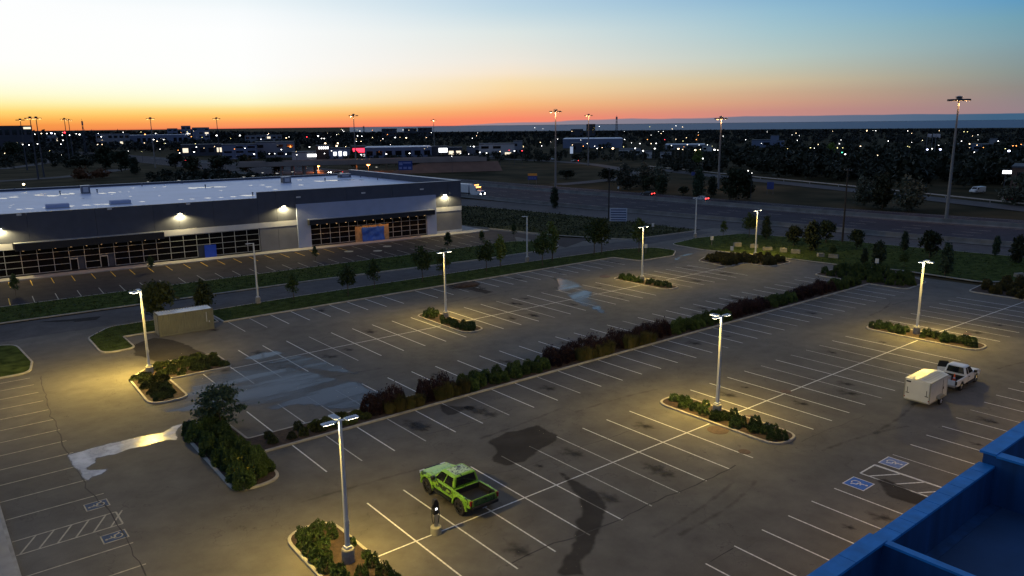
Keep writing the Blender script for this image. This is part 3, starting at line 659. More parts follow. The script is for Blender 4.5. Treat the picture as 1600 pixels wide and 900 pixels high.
# forecourt
MBs = MB().box(-60, 84, -3.1, -.04, -.02, .15); o = MBs.build('shop_sidewalk', M_WALK, None, (0, 111.83, 0), TH, kind='structure')
MB().box(79.0, 84, -.04, 14, -.02, .148).build('shop_sidewalk', M_WALK, None, (0, 111.83, 0), TH, kind='structure')
meY = line_mesh('stall_line', 5.6, .12, M_YEL); meY2 = line_mesh('stall_line', 5.2, .11, M_WORN)
for k in range(-8, 30):
    o = link('stall_line', meY if k < 20 else meY2, shoplot); o.location = (k*2.93-9.4, 111.83-.0626*(k*2.93-9.4)-3.6-5.6, .010); o.rotation_euler = (0, 0, TH)
for k in range(-8, 30):
    x = k*2.93-10.9
    if x > 77: continue
    o = link('stall_line', meY if k < 1 else meY2, shoplot); o.location = (x, 88.7+(.3 if k < 1 else .2), .010); o.rotation_euler = (0, 0, TH)
for (px, py) in ((590, 392), (545, 393), (605, 385)):
    g = G(px, py); MB().lathe([(.9, .012), (.9, .02)], 16).build('manhole_cover', M_WORN, shoplot, (g.x, g.y, 0))
# things on the roof
ZR = 10.28
def roof_box(name, px, py, sx, sy, h, m, label, cat='roof unit'):
    g = G(px, py, ZR); t = thing(name, label, cat, (g.x, g.y, ZR), TH)
    MB().box(-sx/2, sx/2, -sy/2, sy/2, .12, h).build('casing', m, t, bevel=.03)
    MB().box(-sx/2-.08, sx/2+.08, -sy/2-.08, sy/2+.08, 0, .119).build('kerb_frame', M_COPING, t)
    if h > .9:
        MB().box(-sx/2-.03, sx/2+.03, -sy/2-.03, sy/2+.03, h+.001, h+.08).build('lid', M_COPING, t)
        for q in range(3): MB().box(-sx/2-.012, -sx/2-.001, -sy/2+.2, sy/2-.2, .3+q*.35, .5+q*.35).build('louvre', M_BLACK, t)
        MB().box(-sx*.3, sx*.3, -sy/2-.014, -sy/2-.001, .35, h-.25).build('access_panel', M_COPING, t)
    return t
roof_box('rooftop_unit', 134, 302.5, 1.7, 1.7, 1.7, M_UNIT, 'dark rooftop air unit standing on the left half of the white roof')
roof_box('rooftop_unit', 447, 286, 2.0, 2.0, 1.5, M_UNIT, 'dark rooftop air unit near the middle of the white roof')
roof_box('rooftop_unit', 538, 277.5, 3.2, 1.8, .95, M_UNIT, 'low dark rooftop unit towards the far right of the white roof')
roof_box('skylight', 90, 325, 3.6, 1.9, .75, M_PALE, 'low white skylight box near the roof edge, left of the pair', 'skylight')
roof_box('skylight', 188, 318.5, 3.4, 1.9, .7, M_PALE, 'low white skylight box near the roof edge, right of the pair', 'skylight')
def vent(px, py, h):
    g = G(px, py, ZR); t = MB().lathe([(.12, 0), (.12, h), (.2, h+.02), (.2, h+.16), (.05, h+.22)], 10).build('roof_vent', M_UNIT, None, (g.x, g.y, ZR), smooth=False); return tag(t, 'short dark vent pipe on the white flat roof', 'vent pipe', 'vent pipes on the shop roof')
for q in ((23, 299), (42, 297), (94, 303), (140, 302), (152, 300.5), (222, 291), (318, 283), (328, 282.5), (321, 293), (416, 279), (424, 278.5), (395, 305.5), (563, 277), (590, 281), (595, 279), (508, 282)): vent(*q, .5)
g = G(38, 296, ZR)
rl = thing('roof_edge_lamp', 'small lit lamp at the far edge of the shop roof', 'lamp', (g.x, g.y, ZR)); MB().tube((0, 0, 0), (0, 0, 1.0), .05).build('stem', M_UNIT, rl); MB().lathe([(.08, .98), (.26, 1.1), (.26, 1.3), (.08, 1.42)], 10).build('bulb', emitter('roof_bulb', (1, .8, .4), 9), rl)
# standing water on the membrane
r_ = random.Random(3); wet = []
def rp(px, py, w, h):
    a = [G(px+w*math.cos(t)*(.6+.5*r_.random()), py+h*math.sin(t)*(.6+.5*r_.random()), ZR) for t in [k*math.pi/5 for k in range(10)]]
    sheet('roof_puddle', ragged(a, .12, 2, r_.randrange(999)), ZR+.004, W4, None, shop).matrix_parent_inverse = (Matrix.Translation((0, 111.83, 0)) @ Matrix.Rotation(TH, 4, 'Z')).inverted()
for x, y, w, h in ((5, 310, 9, .9), (22, 308, 8, .9), (62, 305, 9, 1.2), (80, 306, 14, 1.2), (100, 303.5, 12, 1), (112, 302.5, 6, 1.2), (160, 302, 8, .8), (176, 301, 8, .8), (30, 327, 6, .8), (46, 326, 8, .7), (72, 324.5, 7, .8), (110, 322, 9, .9), (135, 320.5, 9, .9), (152, 319.5, 7, .7), (168, 319, 14, .8), (200, 316.5, 5, .7), (222, 315, 6, .7), (282, 312, 5, .6), (300, 311, 5, .6), (325, 309.5, 7, .8), (345, 308.5, 5, .6), (365, 307.5, 6, .7), (388, 305.5, 14, 1.2), (300, 294, 10, 1), (318, 293, 16, 1), (340, 292, 14, .9), (420, 292, 6, .7), (410, 289, 5, .5), (470, 289, 6, .6), (500, 283, 12, .8), (520, 282, 16, .9), (545, 281, 14, .8), (468, 281, 5, .5), (430, 296, 5, .6), (560, 291, 5, .5), (565, 281, 5, .5)):
    rp(x, y, w, h)
for k in range(46): x = r_.uniform(0, 600); rp(x, 330-x*.08-r_.uniform(4, 28), r_.uniform(1.5, 4), r_.uniform(.3, .6))

# ================================================================= THE BLUE BUILDING UNDER THE CAMERA
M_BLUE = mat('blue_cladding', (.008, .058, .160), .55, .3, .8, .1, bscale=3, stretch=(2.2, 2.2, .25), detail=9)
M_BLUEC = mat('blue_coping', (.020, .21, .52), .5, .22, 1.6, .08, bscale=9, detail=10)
M_BLUER = mat('blue_dark_roof', (.012, .058, .145), .7, .4, .25, .3, bscale=4, detail=10)
ZB = 11.0
A = G(1263, 898, ZB); 
def onroof(px, py, z=ZB): g = G(px, py, z); return g.x, g.y
x0c, y0c = onroof(1363, 838); x1c, y1c = onroof(1545, 712)
Yp = -25.2
blue = thing('blue_store', 'bright blue clad store whose parapet and dark blue roof fill the bottom right corner', 'building', (0, 0, 0))
# heights: near bay, long middle bay (a little lower), raised far bay
xa, xb = onroof(1357, 838)[0], onroof(1545, 700, ZB+.6)[0]
MB().box(-30, 140, -80, Yp-.97, 0, ZB-1.6).build('roof_deck', M_BLUER, blue)
MB().box(-30, 140, Yp-.95, Yp-.15, 0, ZB-1.62).build('front_wall', M_BLUE, blue)
def coping(xs, y0, y1, z, t=.09):
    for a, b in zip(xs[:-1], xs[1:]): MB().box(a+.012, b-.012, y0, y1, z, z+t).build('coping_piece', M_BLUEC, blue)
# near raised screen
MB().box(-14, xa, Yp-.56, Yp-.149, ZB-1.61, ZB+.05).build('parapet', M_BLUE, blue)
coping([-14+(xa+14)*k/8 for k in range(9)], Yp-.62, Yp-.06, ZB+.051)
MB().box(xa-.18, xa, -36, Yp-.561, ZB-1.6, ZB+.03).build('return_wall', M_BLUE, blue)
for q in range(12): MB().box(xa+.001, xa+.035, Yp-3.0-q*.5, Yp-2.72-q*.5, ZB-1.4, ZB-.1).build('rib', M_BLUE, blue)
for a, b in ((Yp-.58, Yp-4.5), (Yp-4.52, Yp-8.2)): MB().box(xa-.22, xa+.05, b, a-.05, ZB+.04, ZB+.12).build('coping_piece', M_BLUEC, blue)
# middle low parapet
MB().box(xa+.001, xb, Yp-.56, Yp-.149, ZB-1.61, ZB-.12).build('parapet', M_BLUE, blue)
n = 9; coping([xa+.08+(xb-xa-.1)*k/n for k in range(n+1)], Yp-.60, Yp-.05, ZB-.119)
# far raised bay
MB().box(xb, 60, Yp-.56, Yp-.149, ZB-1.61, ZB+.35).build('parapet', M_BLUE, blue); MB().box(xb, xb+.35, -50, Yp-.561, ZB-1.6, ZB+.3).build('return_wall', M_BLUE, blue)
coping([xb-.05, xb+3, xb+6, xb+9, xb+12, xb+15, xb+20], Yp-.60, Yp-.02, ZB+.351)
MB().box(xb-.06, xb+.42, -50, Yp-.61, ZB+.31, ZB+.4).build('coping_piece', M_BLUEC, blue)
MB().box(xb+.351, 60, -50, Yp-.561, ZB-1.58, ZB-.8).build('roof_deck', M_BLUER, blue)
# left wing edge: wall and bollard at the bottom left corner
M_DARKBOX = mat('dark_metal', (.03, .028, .027), .6, .2, 3)
g = G(0, 866); t = thing('bin_enclosure', 'dark metal box at the left edge of the picture on the pale sidewalk', 'bin', (-19.75, 14.6, .15))
MB().box(-.45, .45, -.4, .4, .05, 1.05).build('body', M_DARKBOX, t, bevel=.04); MB().box(-.5, .5, -.45, .45, 1.051, 1.14).build('lid', mat('rust_red', (.10, .04, .03), .7, .3, 3), t, bevel=.03)
for q in (-.36, .36): MB().box(q-.06, q+.06, -.3, .3, 0, .049).build('foot', M_BLACK, t)

# ================================================================= LAMP POLES OF THE LOT
LCOL = (1, .68, .13)
def lamp_pole(x, y, heads, label, h=8.5, base=.95, watts=900, lit=True, group='lamp poles of the parking lot', cool=False, r0=.105):
    t = thing('lamp_pole', label, 'lamp post', (x, y, 0), 0, group)
    MB().lathe([(.36, -.05), (.36, base-.06), (.33, base)], 18).build('concrete_base', M_BASE, t)
    MB().box(-.19, .19, -.19, .19, base+.001, base+.14).build('base_cover', M_POLE, t, bevel=.02)
    MB().loft([[(sx*r, sy*r, z) for sx, sy in ((-1, -1), (1, -1), (1, 1), (-1, 1))] for z, r in ((base+.141, r0), (h, r0*.72))]).build('shaft', M_POLE, t)
    MB().box(-.13, .13, -r0-.025, -r0-.001, base+1.45, base+1.7).build('hand_hole_cover', M_POLE, t) if h > 8.3 else None
    for a in heads:
        c, s = math.cos(a), math.sin(a)
        hd = MB().box(.30, 1.05, -.19, .19, 0, .07).build('lamp_head', M_POLE, t, (0, 0, h-.06), a, bevel=.025)
        MB().box(.08, .31, -.05, .05, -.01, .06).build('arm', M_POLE, hd)
        MB().box(.40, 1.0, -.15, .15, -.012, -.001).build('lens', E_LENS if lit else M_PALE, hd)
        for q in range(4): MB().box(.45+q*.14, .50+q*.14, -.14, .14, .071, .10).build('cooling_fin', M_POLE, hd)
        if lit:
            light('lamp_light', 'SPOT', (c*.62, s*.62, h-.10), watts, LCOL, t, .13, R(170), 1.0, (c*1.0, s*1.0, -1))
            light('pole_top_fill', 'POINT', (c*.36, s*.36, h-.32), 34, (1, .84, .45), t, .08)  # extra point light, added so the pole top shows lit
    return t
E_LENS = emitter('lamp_lens', (1, .88, .6), 30)
W_, N_, E_, S_ = math.pi, math.pi/2, 0, -math.pi/2
lamp_pole(-4.15, .45, (W_, E_, N_), 'lit three-headed lamp pole in the shrub island beside the charging post, nearest of all', watts=4000)
lamp_pole(29.75, .8, (W_, E_, N_), 'lit three-headed lamp pole in the island right of the charging row', watts=4600)
lamp_pole(67.0, 1.1, (W_, E_, S_), 'lit lamp pole in the island beyond the white cargo trailer', watts=5200)
lamp_pole(-3.9, 43.6, (W_, W_+.7, N_), 'lit lamp pole in the L-shaped island left of the puddle', watts=8500, base=.85)
lamp_pole(30.9, 42.8, (W_, E_), 'lit two-headed lamp pole in the small island in the middle of the far lot', watts=5200, base=.85)
lamp_pole(66.5, 41.8, (W_, E_), 'lit two-headed lamp pole in the far lot island below the real estate sign', watts=5200, base=.85)
lamp_pole(99.0, 43.6, (W_, E_), 'lit two-headed lamp pole at the far end island with clipped hedge', watts=5200, base=.6, h=8.3)
lamp_pole(109.0, 64.9, (W_,), 'unlit single-headed lamp pole at the mouth of the access road', lit=False)
lamp_pole(64.2, 66.6, (W_,), 'unlit single-headed lamp pole between the street trees of the grass strip', lit=False, h=8.2)
lamp_pole(15.8, 66.7, (W_,), 'unlit single-headed lamp pole behind the shipping container, beside the lane', lit=False)
# the store's own wall lights wash the bays along its front
for i, x in enumerate((-6, 8, 22, 36, 50, 64)):
    w = thing('store_wall_lamp', 'hooded wall lamp on the front of the blue store', 'lamp', (x, Yp-.10, 5.6), 0, 'wall lamps on the blue store')
    MB().box(-.22, .22, 0, .28, 0, .2).build('hood', M_LAMPBODY, w); MB().box(-.18, .18, .04, .26, -.03, -.001).build('lens', E_PACK, w)
    light('store_lamp_light', 'SPOT', (0, .5, -.1), 3000, (1, .60, .18), w, .12, R(125), .7, (0, .42, -1))
# ================================================================= VEHICLES
def arch(cx, cz, r, n=9):      # arch cut from the bottom edge, walking forward
    return [(cx+r*math.cos(math.pi-math.pi*k/n), cz+r*math.sin(math.pi-math.pi*k/n)) for k in range(n+1)]
def pane_on(a, b, c, d, u0, u1, v0, v1, off=.008):
    a, b, c, d = map(Vector, (a, b, c, d)); nrm = (b-a).cross(d-a).normalized()
    f = lambda u, v: (a.lerp(b, u)).lerp(d.lerp(c, u), v)+nrm*off
    return [tuple(f(u, v)) for u, v in ((u0, v0), (u1, v0), (u1, v1), (u0, v1))]
def wheel(parent, x, y, r, w, rimm, side):
    t = MB()
    prof = [(r*.62, -w/2), (r*.92, -w/2), (r, -w/2+.05), (r, w/2-.05), (r*.92, w/2), (r*.62, w/2)]
    n = 20; vs = []
    for rr, yy in prof:
        for k in range(n): a = 2*math.pi*k/n; vs.append((rr*math.cos(a), yy, rr*math.sin(a)))
    m = len(prof); t.add(vs, [(j*n+i, j*n+(i+1) % n, (j+1)*n+(i+1) % n, (j+1)*n+i) for j in range(m-1) for i in range(n)])
    wh = t.build('wheel', M_RUB, parent, (x, y, r))
    rb = MB().tube((0, side*(w/2-.07), 0), (0, side*(w/2-.09), 0), r*.63, n=20)
    for k in range(6):
        a = k*math.pi/3; rb.tube((0, side*(w/2-.04), 0), (r*.58*math.cos(a), side*(w/2-.04), r*.58*math.sin(a)), .045, n=5)
    rb.build('rim', rimm, wh)
    return wh
def pickup(name, label, loc, rotz, paint, L=5.9, Wd=2.1, lift=.0, wr=.42, fx=1.80, bx=-1.85, crew=True, rimm=None, open_door=False, decal=None, taillight=None, flare=None):
    t = thing(name, label, 'pickup truck', loc, rotz); h = Wd/2; z0 = .45+lift; bz = 1.08+lift; top = 1.84+lift; F_ = L/2; B_ = -L/2
    cr = -1.02 if crew else -.62; cf = 1.22
    rimm = rimm or M_CHROME
    body = [(cr, z0), (fx-wr*1.22, z0)]+arch(fx, wr, wr*1.22)[1:-1]+[(fx+wr*1.22, z0), (F_-.05, z0+.05), (F_, z0+.25), (F_-.06, bz-.16), (F_-.26, bz-.02), (cf+.75, bz+.08), (cf+.15, bz+.11), (cf-.2, bz+.06), (cr, bz)]
    mb = MB(); n = len(body); vs = []
    for s in (-1, 1):
        for (x, z) in body:
            k = 1.0
            if z > bz-.02: k = .955
            if x > F_-.3: k *= .93
            vs.append((x, s*h*k, z))
    mb.add(vs, [(i, (i+1) % n, (i+1) % n+n, i+n) for i in range(n)]+[tuple(range(n, 2*n)), tuple(reversed(range(n)))])
    mb.build('body', paint, t, bevel=.09)
    # bed with open top
    rear = [(B_+.06, z0+.1), (bx-wr*1.22, z0+.06)]+arch(bx, wr, wr*1.22)[1:-1]+[(bx+wr*1.22, z0), (cr-.03, z0), (cr-.03, bz+.02), (B_+.06, bz+.02)]
    bd = MB()
    bd.xz(rear, h-.12, h).xz(rear, -h, -h+.12)
    bd.box(cr-.10, cr-.03, -h+.12, h-.12, z0+.1, bz+.02)
    bed = bd.build('cargo_bed', paint, t, bevel=.03); MB().box(cr-.135, cr-.103, -h+.15, h-.15, z0+.282, bz-.02).build('bed_liner', M_BLACK, bed); MB().box(B_+.06, B_+.075, -h+.17, h-.17, z0+.2, bz).build('bed_liner', M_BLACK, bed)
    MB().box(B_+.12, cr-.101, -h+.121, h-.121, z0+.05, z0+.28).build('bed_floor', M_BLACK, bed)
    MB().box(B_+.13, cr-.102, h-.145, h-.122, z0+.281, bz).build('bed_liner', M_BLACK, bed); MB().box(B_+.13, cr-.102, -h+.122, -h+.145, z0+.281, bz).build('bed_liner', M_BLACK, bed)
    for s in (-1, 1): MB().box(bx-wr*1.05, bx+wr*1.05, s*(h-.15)-.12 if s > 0 else s*(h-.15), s*(h-.15) if s > 0 else s*(h-.15)+.12, z0+.282, z0+.5).build('wheel_housing', M_BLACK, bed)
    tg = MB().box(B_, B_+.058, -h+.16, h-.16, z0+.14, bz+.03).build('tailgate', paint, t, bevel=.02)
    MB().box(B_-.012, B_-.001, -.13, .13, bz-.16, bz-.07).build('tailgate_handle', M_BLACK, tg)
    # greenhouse
    zb = bz+.04; A = [(cr, -h*.93, zb), (cf, -h*.93, zb), (cf, h*.93, zb), (cr, h*.93, zb)]; Bq = [(cr+.10, -h*.74, top), (cf-.72, -h*.74, top), (cf-.72, h*.74, top), (cr+.10, h*.74, top)]
    cab = MB().loft([A, Bq]).build('cab', paint, t, bevel=.06)
    MB().add([(x*.97+.0, y*.9, top+.002) for x, y, z in Bq]+[(x*.9+.0, y*.8, top+.035) for x, y, z in Bq], [(0, 1, 5, 4), (1, 2, 6, 5), (2, 3, 7, 6), (3, 0, 4, 7), (4, 5, 6, 7)]).build('roof', paint, t, bevel=.01)
    q = MB().add(pane_on(A[1], A[2], Bq[2], Bq[1], .07, .93, .08, .93, .012), [(0, 1, 2, 3)]).build('windscreen', M_GLASS, cab)
    MB().add(pane_on(A[3], A[0], Bq[0], Bq[3], .09, .91, .12, .90, .012), [(0, 1, 2, 3)]).build('rear_window', M_GLASS, cab)
    sp_ = ((.07, .47), (.52, .93)) if crew else ((.10, .34), (.40, .93))
    for u in sp_:
        MB().add(pane_on(A[0], A[1], Bq[1], Bq[0], *u, .10, .88, .012), [(0, 1, 2, 3)]).build('side_window', M_GLASS, cab)
        MB().add(pane_on(A[2], A[3], Bq[3], Bq[2], 1-u[1], 1-u[0], .10, .88, .012), [(0, 1, 2, 3)]).build('side_window', M_GLASS, cab)
    # doors: seams and handles
    seams = ([cr+.02, .12, cf+.02] if crew else [-.25, cf+.02])
    for s in (-1, 1):
        for x in seams: MB().box(x-.012, x+.012, s*(h+.002)-.004, s*(h+.002)+.004, z0+.12, bz-.02).build('door_seam', M_BLACK, t)
        for x in seams[:-1]: MB().box(x+.10, x+.34, s*(h+.015)-.015, s*(h+.015)+.015, bz-.16, bz-.10).build('door_handle', M_BLACK, t)
        MB().box(cf-.35, cf-.12, s*(h+.14)-.12, s*(h+.14)+.12, bz+.06, bz+.28).build('mirror', M_BLACK, t, bevel=.03)
        MB().box(cr+.1, fx-wr*1.35, s*(h+.06)-.09, s*(h+.06)+.09, z0-.10, z0-.03).build('running_board', M_BLACK, t)
        MB().box(F_-.16, F_+.004, s*h*.76-.19, s*h*.76+.19, bz-.30, bz-.11).build('headlight', M_PALE, t, bevel=.02)
        MB().box(B_-.004, B_+.062, s*(h-.075)-.075, s*(h-.075)+.075, z0+.30, bz-.04).build('tail_light', taillight or mat('tail_red', (.32, .012, .01), .35, .1, 4), t)
        if flare:
            for cx in (fx, bx):
                f = MB(); pts = arch(cx, wr, wr*1.22, 12); po = arch(cx, wr, wr*1.46, 12)
                for k in range(12):
                    a, b, c, d = pts[k], pts[k+1], po[k+1], po[k]; y0, y1 = s*(h-.01), s*(h+.11)
                    f.add([(a[0], y1, a[1]), (b[0], y1, b[1]), (c[0], y1*.985, c[1]), (d[0], y1*.985, d[1]), (c[0]*1, y0, c[1]+.02), (d[0], y0, d[1]+.02), (a[0], y0, a[1]), (b[0], y0, b[1])], [(0, 1, 2, 3), (3, 2, 4, 5), (0, 6, 7, 1)])
                f.build('fender_flare', flare, t)
    MB().box(F_-.02, F_+.12, -h*.88, h*.88, z0+.02, z0+.24).build('bumper', M_BLACK if flare else M_CHROME, t, bevel=.03); MB().box(B_-.16, B_-.005, -h*.9, h*.9, z0+.02, z0+.22).build('bumper', M_BLACK if flare else M_CHROME, t, bevel=.03)
    MB().box(F_-.04, F_+.006, -h*.52, h*.52, bz-.42, bz-.10).build('grille', M_BLACK, t)
    MB().box(B_+.3, F_-.3, -h*.7, h*.7, z0-.12, z0+.04).build('chassis', M_BLACK, t)
    for cx in (fx, bx):
        for s in (-1, 1): wheel(t, cx, s*(h-.13+(.06 if flare else 0)), wr, .30 if flare else .25, rimm, s)
    return t
def scribble(name, base, ink, scale, cut=.5):
    m = bpy.data.materials.new(name); m.use_nodes = True; nt = m.node_tree; b = nt.nodes['Principled BSDF']; N = nt.nodes.new; L = nt.links.new
    tc = N('ShaderNodeTexCoord'); n = N('ShaderNodeTexNoise'); n.inputs['Scale'].default_value = scale; n.inputs['Detail'].default_value = 3; n.inputs['Distortion'].default_value = 1.6; L(tc.outputs['Object'], n.inputs[0])
    r = N('ShaderNodeValToRGB'); L(n.outputs[0], r.inputs[0]); e = r.color_ramp.elements
    e[0].position = cut-.02; e[1].position = cut+.02; e[0].color = (*ink, 1); e[1].color = (*base, 1); x = e.new(cut+.10); x.color = (*base, 1); x = e.new(cut+.12); x.color = (*[c*.45 for c in base], 1); x = e.new(cut+.15); x.color = (*base, 1)
    L(r.outputs[0], b.inputs['Base Color']); b.inputs['Roughness'].default_value = .42; b.inputs['Coat Weight'].default_value = .6; b.inputs['Coat Roughness'].default_value = .12; return m
M_LIME = scribble('lime_wrap', (.20, .43, .03), (.02, .06, .012), 1.9, .40)
M_LIME2 = scribble('lime_door_graphic', (.26, .50, .03), (.010, .022, .008), 2.6, .54)
M_ROOFG = scribble('roof_graphic', (.40, .56, .30), (.012, .02, .02), 4.5, .47)
M_HOODG = scribble('hood_graphic', (.20, .46, .14), (.02, .08, .03), 3.0, .42)
M_TAILG = scribble('tailgate_graphic', (.045, .13, .03), (.01, .03, .01), 4, .45)
M_BLKRIM = mat('black_rim', (.02, .02, .02), .4, .1, 4)
gt = pickup('pickup_truck', 'lime green pickup truck with dark graphics parked beside the charging post', (4.82, 2.72, 0), math.pi/2, M_LIME, L=5.95, Wd=2.18, lift=.26, wr=.54, fx=1.86, bx=-1.84, rimm=M_BLKRIM, flare=M_LIME)
for s in (-1, 1):
    MB().box(-.95, 1.15, s*1.072-.003, s*1.072+.003, .82, 1.27).build('door_graphic', M_LIME2, gt)
    MB().box(-2.75, -2.4, s*1.073-.003, s*1.073+.003, .85, 1.25).build('bed_graphic', M_LIME2, gt)
MB().box(-.72, .32, -.62, .62, 2.137, 2.141).build('roof_graphic', M_ROOFG, gt)
MB().add([(1.45, -.75, 1.458), (1.95, -.72, 1.440), (1.95, .72, 1.440), (1.45, .75, 1.458)], [(0, 1, 2, 3)]).build('hood_graphic', M_HOODG, gt)
MB().box(-2.983, -2.977, -.80, .80, .86, 1.28).build('tailgate_graphic', M_TAILG, gt)
MB().box(-2.99, -2.985, -.17, .17, .58, .70).build('licence_plate', M_PALE, gt)
M_WPAINT = mat('white_paint', (.74, .75, .77), .28, .04, 2)
wt = pickup('pickup_truck', 'white pickup truck with an open door, hitched to the cargo trailer', (52.75, -8.75, 0), R(1.5), M_WPAINT, L=5.75, Wd=2.02, lift=.06, wr=.40, fx=1.78, bx=-1.55, crew=False, taillight=M_BLACK)
od = MB().box(-1.12, 0, -.035, .035, .52, 1.12).add([(-1.1, -.03, 1.12), (0, -.03, 1.12), (-.25, .17-.2, 1.72), (-1.0, -.03, 1.72)], [(0, 1, 2, 3)]).build('open_door', M_BLACK, wt, (1.15, 1.02, 0), R(-62), bevel=.02, label='driver door swung wide open, dark inner panel')
MB().box(-1.10, -.02, -.055, -.036, .54, 1.12).build('door_skin', M_WPAINT, od)
cone = thing('traffic_cone', 'orange traffic cone standing in the bed of the white pickup', 'cone', (51.05, -9.15, .79), 0)
MB().lathe([(.14, .03), (.10, .25), (.07, .42), (.03, .68), (.0, .69)], 14).build('cone_body', mat('cone_orange', (.75, .10, .02), .5, .1, 4), cone); MB().box(-.19, .19, -.19, .19, 0, .029).build('cone_base', M_BLACK, cone)
MB().lathe([(.112, .24), (.082, .37)], 14).build('reflective_band', M_PALE, cone)
bx_ = thing('storage_crate', 'pale crate lying in the bed of the white pickup', 'crate', (50.95, -8.5, .79)); MB().box(-.35, .35, -.3, .3, .0, .3).build('crate_body', M_BAND, bx_, bevel=.02); MB().box(-.37, .37, -.32, .32, .301, .35).build('crate_lid', M_COPING, bx_, bevel=.02)
# enclosed cargo trailer
M_TRW = mat('trailer_white', (.72, .71, .66), .38, .05, 1.2); M_TRR = mat('trailer_roof_metal', (.78, .76, .68), .36, .05, 1.0, metal=.35); M_TRIM = mat('trailer_trim', (.40, .38, .30), .4, .1, 3, metal=.5)
tr = thing('cargo_trailer', 'white enclosed cargo trailer with ribbed shiny roof behind the white pickup', 'trailer', (44.25, -8.87, 0), R(.8))
tl, th2, tz0, tz1 = 3.55, 1.04, .42, 2.28; nose = 4.25
MB().prism([(0.02, -th2), (tl, -th2), (nose, 0), (tl, th2), (.02, th2)], tz0, tz1, True).build('box_body', M_TRW, tr)
rf = MB(); NR = 9
for k in range(NR):
    a, b = k/NR, (k+1)/NR; 
    for u0, u1, zz in ((a, a+.5/NR, .075), (a+.5/NR, b, -.02)):
        x0_, x1_ = u0*tl, u1*tl; rf.add([(x0_, -th2-.02, tz1+.001), (x1_, -th2-.02, tz1+.001), (x1_, 0, tz1+zz+.06), (x0_, 0, tz1+zz+.06), (x1_, th2+.02, tz1+.001), (x0_, th2+.02, tz1+.001)], [(0, 1, 2, 3), (3, 2, 4, 5)])
rf.add([(tl, -th2-.02, tz1+.001), (nose+.02, 0, tz1+.01), (tl, th2+.02, tz1+.001), (tl, 0, tz1+.09)], [(0, 1, 3), (3, 1, 2)])
rf.build('ribbed_roof', M_TRR, tr)
for k in range(1, 9): MB().add([(k*tl/9-.03, -th2-.01, tz1+.02), (k*tl/9+.03, -th2-.01, tz1+.02), (k*tl/9+.03, 0, tz1+.17), (k*tl/9-.03, 0, tz1+.17), (k*tl/9+.03, th2+.01, tz1+.02), (k*tl/9-.03, th2+.01, tz1+.02)], [(0, 1, 2, 3), (3, 2, 4, 5)]).build('roof_bow', M_TRIM, tr)
rd = MB().box(-.03, .018, -th2+.07, th2-.07, tz0+.09, tz1-.10).build('ramp_door', M_TRW, tr, bevel=.01)
for s in (-.78, .78):
    MB().box(-.055, -.031, s-.02, s+.02, 1.0, 1.55).build('bar_lock', M_BLACK, rd); MB().box(-.06, -.031, s-.15, s+.12, 1.02, 1.07).build('lock_handle', M_BLACK, rd)
MB().box(-.045, -.031, .55, .93, tz1-.30, tz1-.17).build('name_plate', M_BLACK, rd)
MB().box(-.06, -.032, -.85, .85, tz0-.02, tz0+.07).build('rear_sill', M_TRIM, tr)
for s in (-1, 1):
    MB().box(-.03, .03, s*th2-.03, s*th2+.03, tz0, tz1).build('corner_trim', M_TRIM, tr); MB().box(.031, tl, s*(th2+.012)-.012, s*(th2+.012)+.012, tz1-.07, tz1).build('roof_trim', M_TRIM, tr); MB().box(.031, tl, s*(th2+.012)-.012, s*(th2+.012)+.012, tz0-.03, tz0+.05).build('bottom_trim', M_TRIM, tr)
    fd = MB().xz([(1.35, .62), (1.42, .80), (1.6, .88), (2.25, .88), (2.43, .80), (2.5, .62)], s*th2, s*(th2+.27)).build('fender', M_TRIM, tr); wheel(tr, 1.92, s*(th2+.14), .34, .2, M_PALE, s)
    MB().box(-.035, .0, s*.98-.04, s*.98+.04, .62, .72).build('tail_light', mat('tail_red', (.32, .012, .01)), tr)
MB().box(2.55, 3.35, -th2-.014, -th2-.002, tz0+.1, tz1-.22).build('side_door', M_TRW, tr); MB().box(2.53, 2.56, -th2-.02, -th2-.003, tz0+.1, tz1-.22).box(3.34, 3.37, -th2-.02, -th2-.003, tz0+.1, tz1-.22).build('door_frame', M_BLACK, tr); MB().box(2.6, 2.66, -th2-.05, -th2-.015, 1.2, 1.42).build('latch', M_BLACK, tr)
MB().box(3.0, 5.35, -.06, .06, tz0-.12, tz0-.01).tube((3.4, -.8, tz0-.05), (5.1, 0, tz0-.05), .05).tube((3.4, .8, tz0-.05), (5.1, 0, tz0-.05), .05).build('drawbar', M_BLACK, tr); MB().tube((4.9, .12, .05), (4.9, .12, .9), .035).build('jack', M_CHROME, tr)

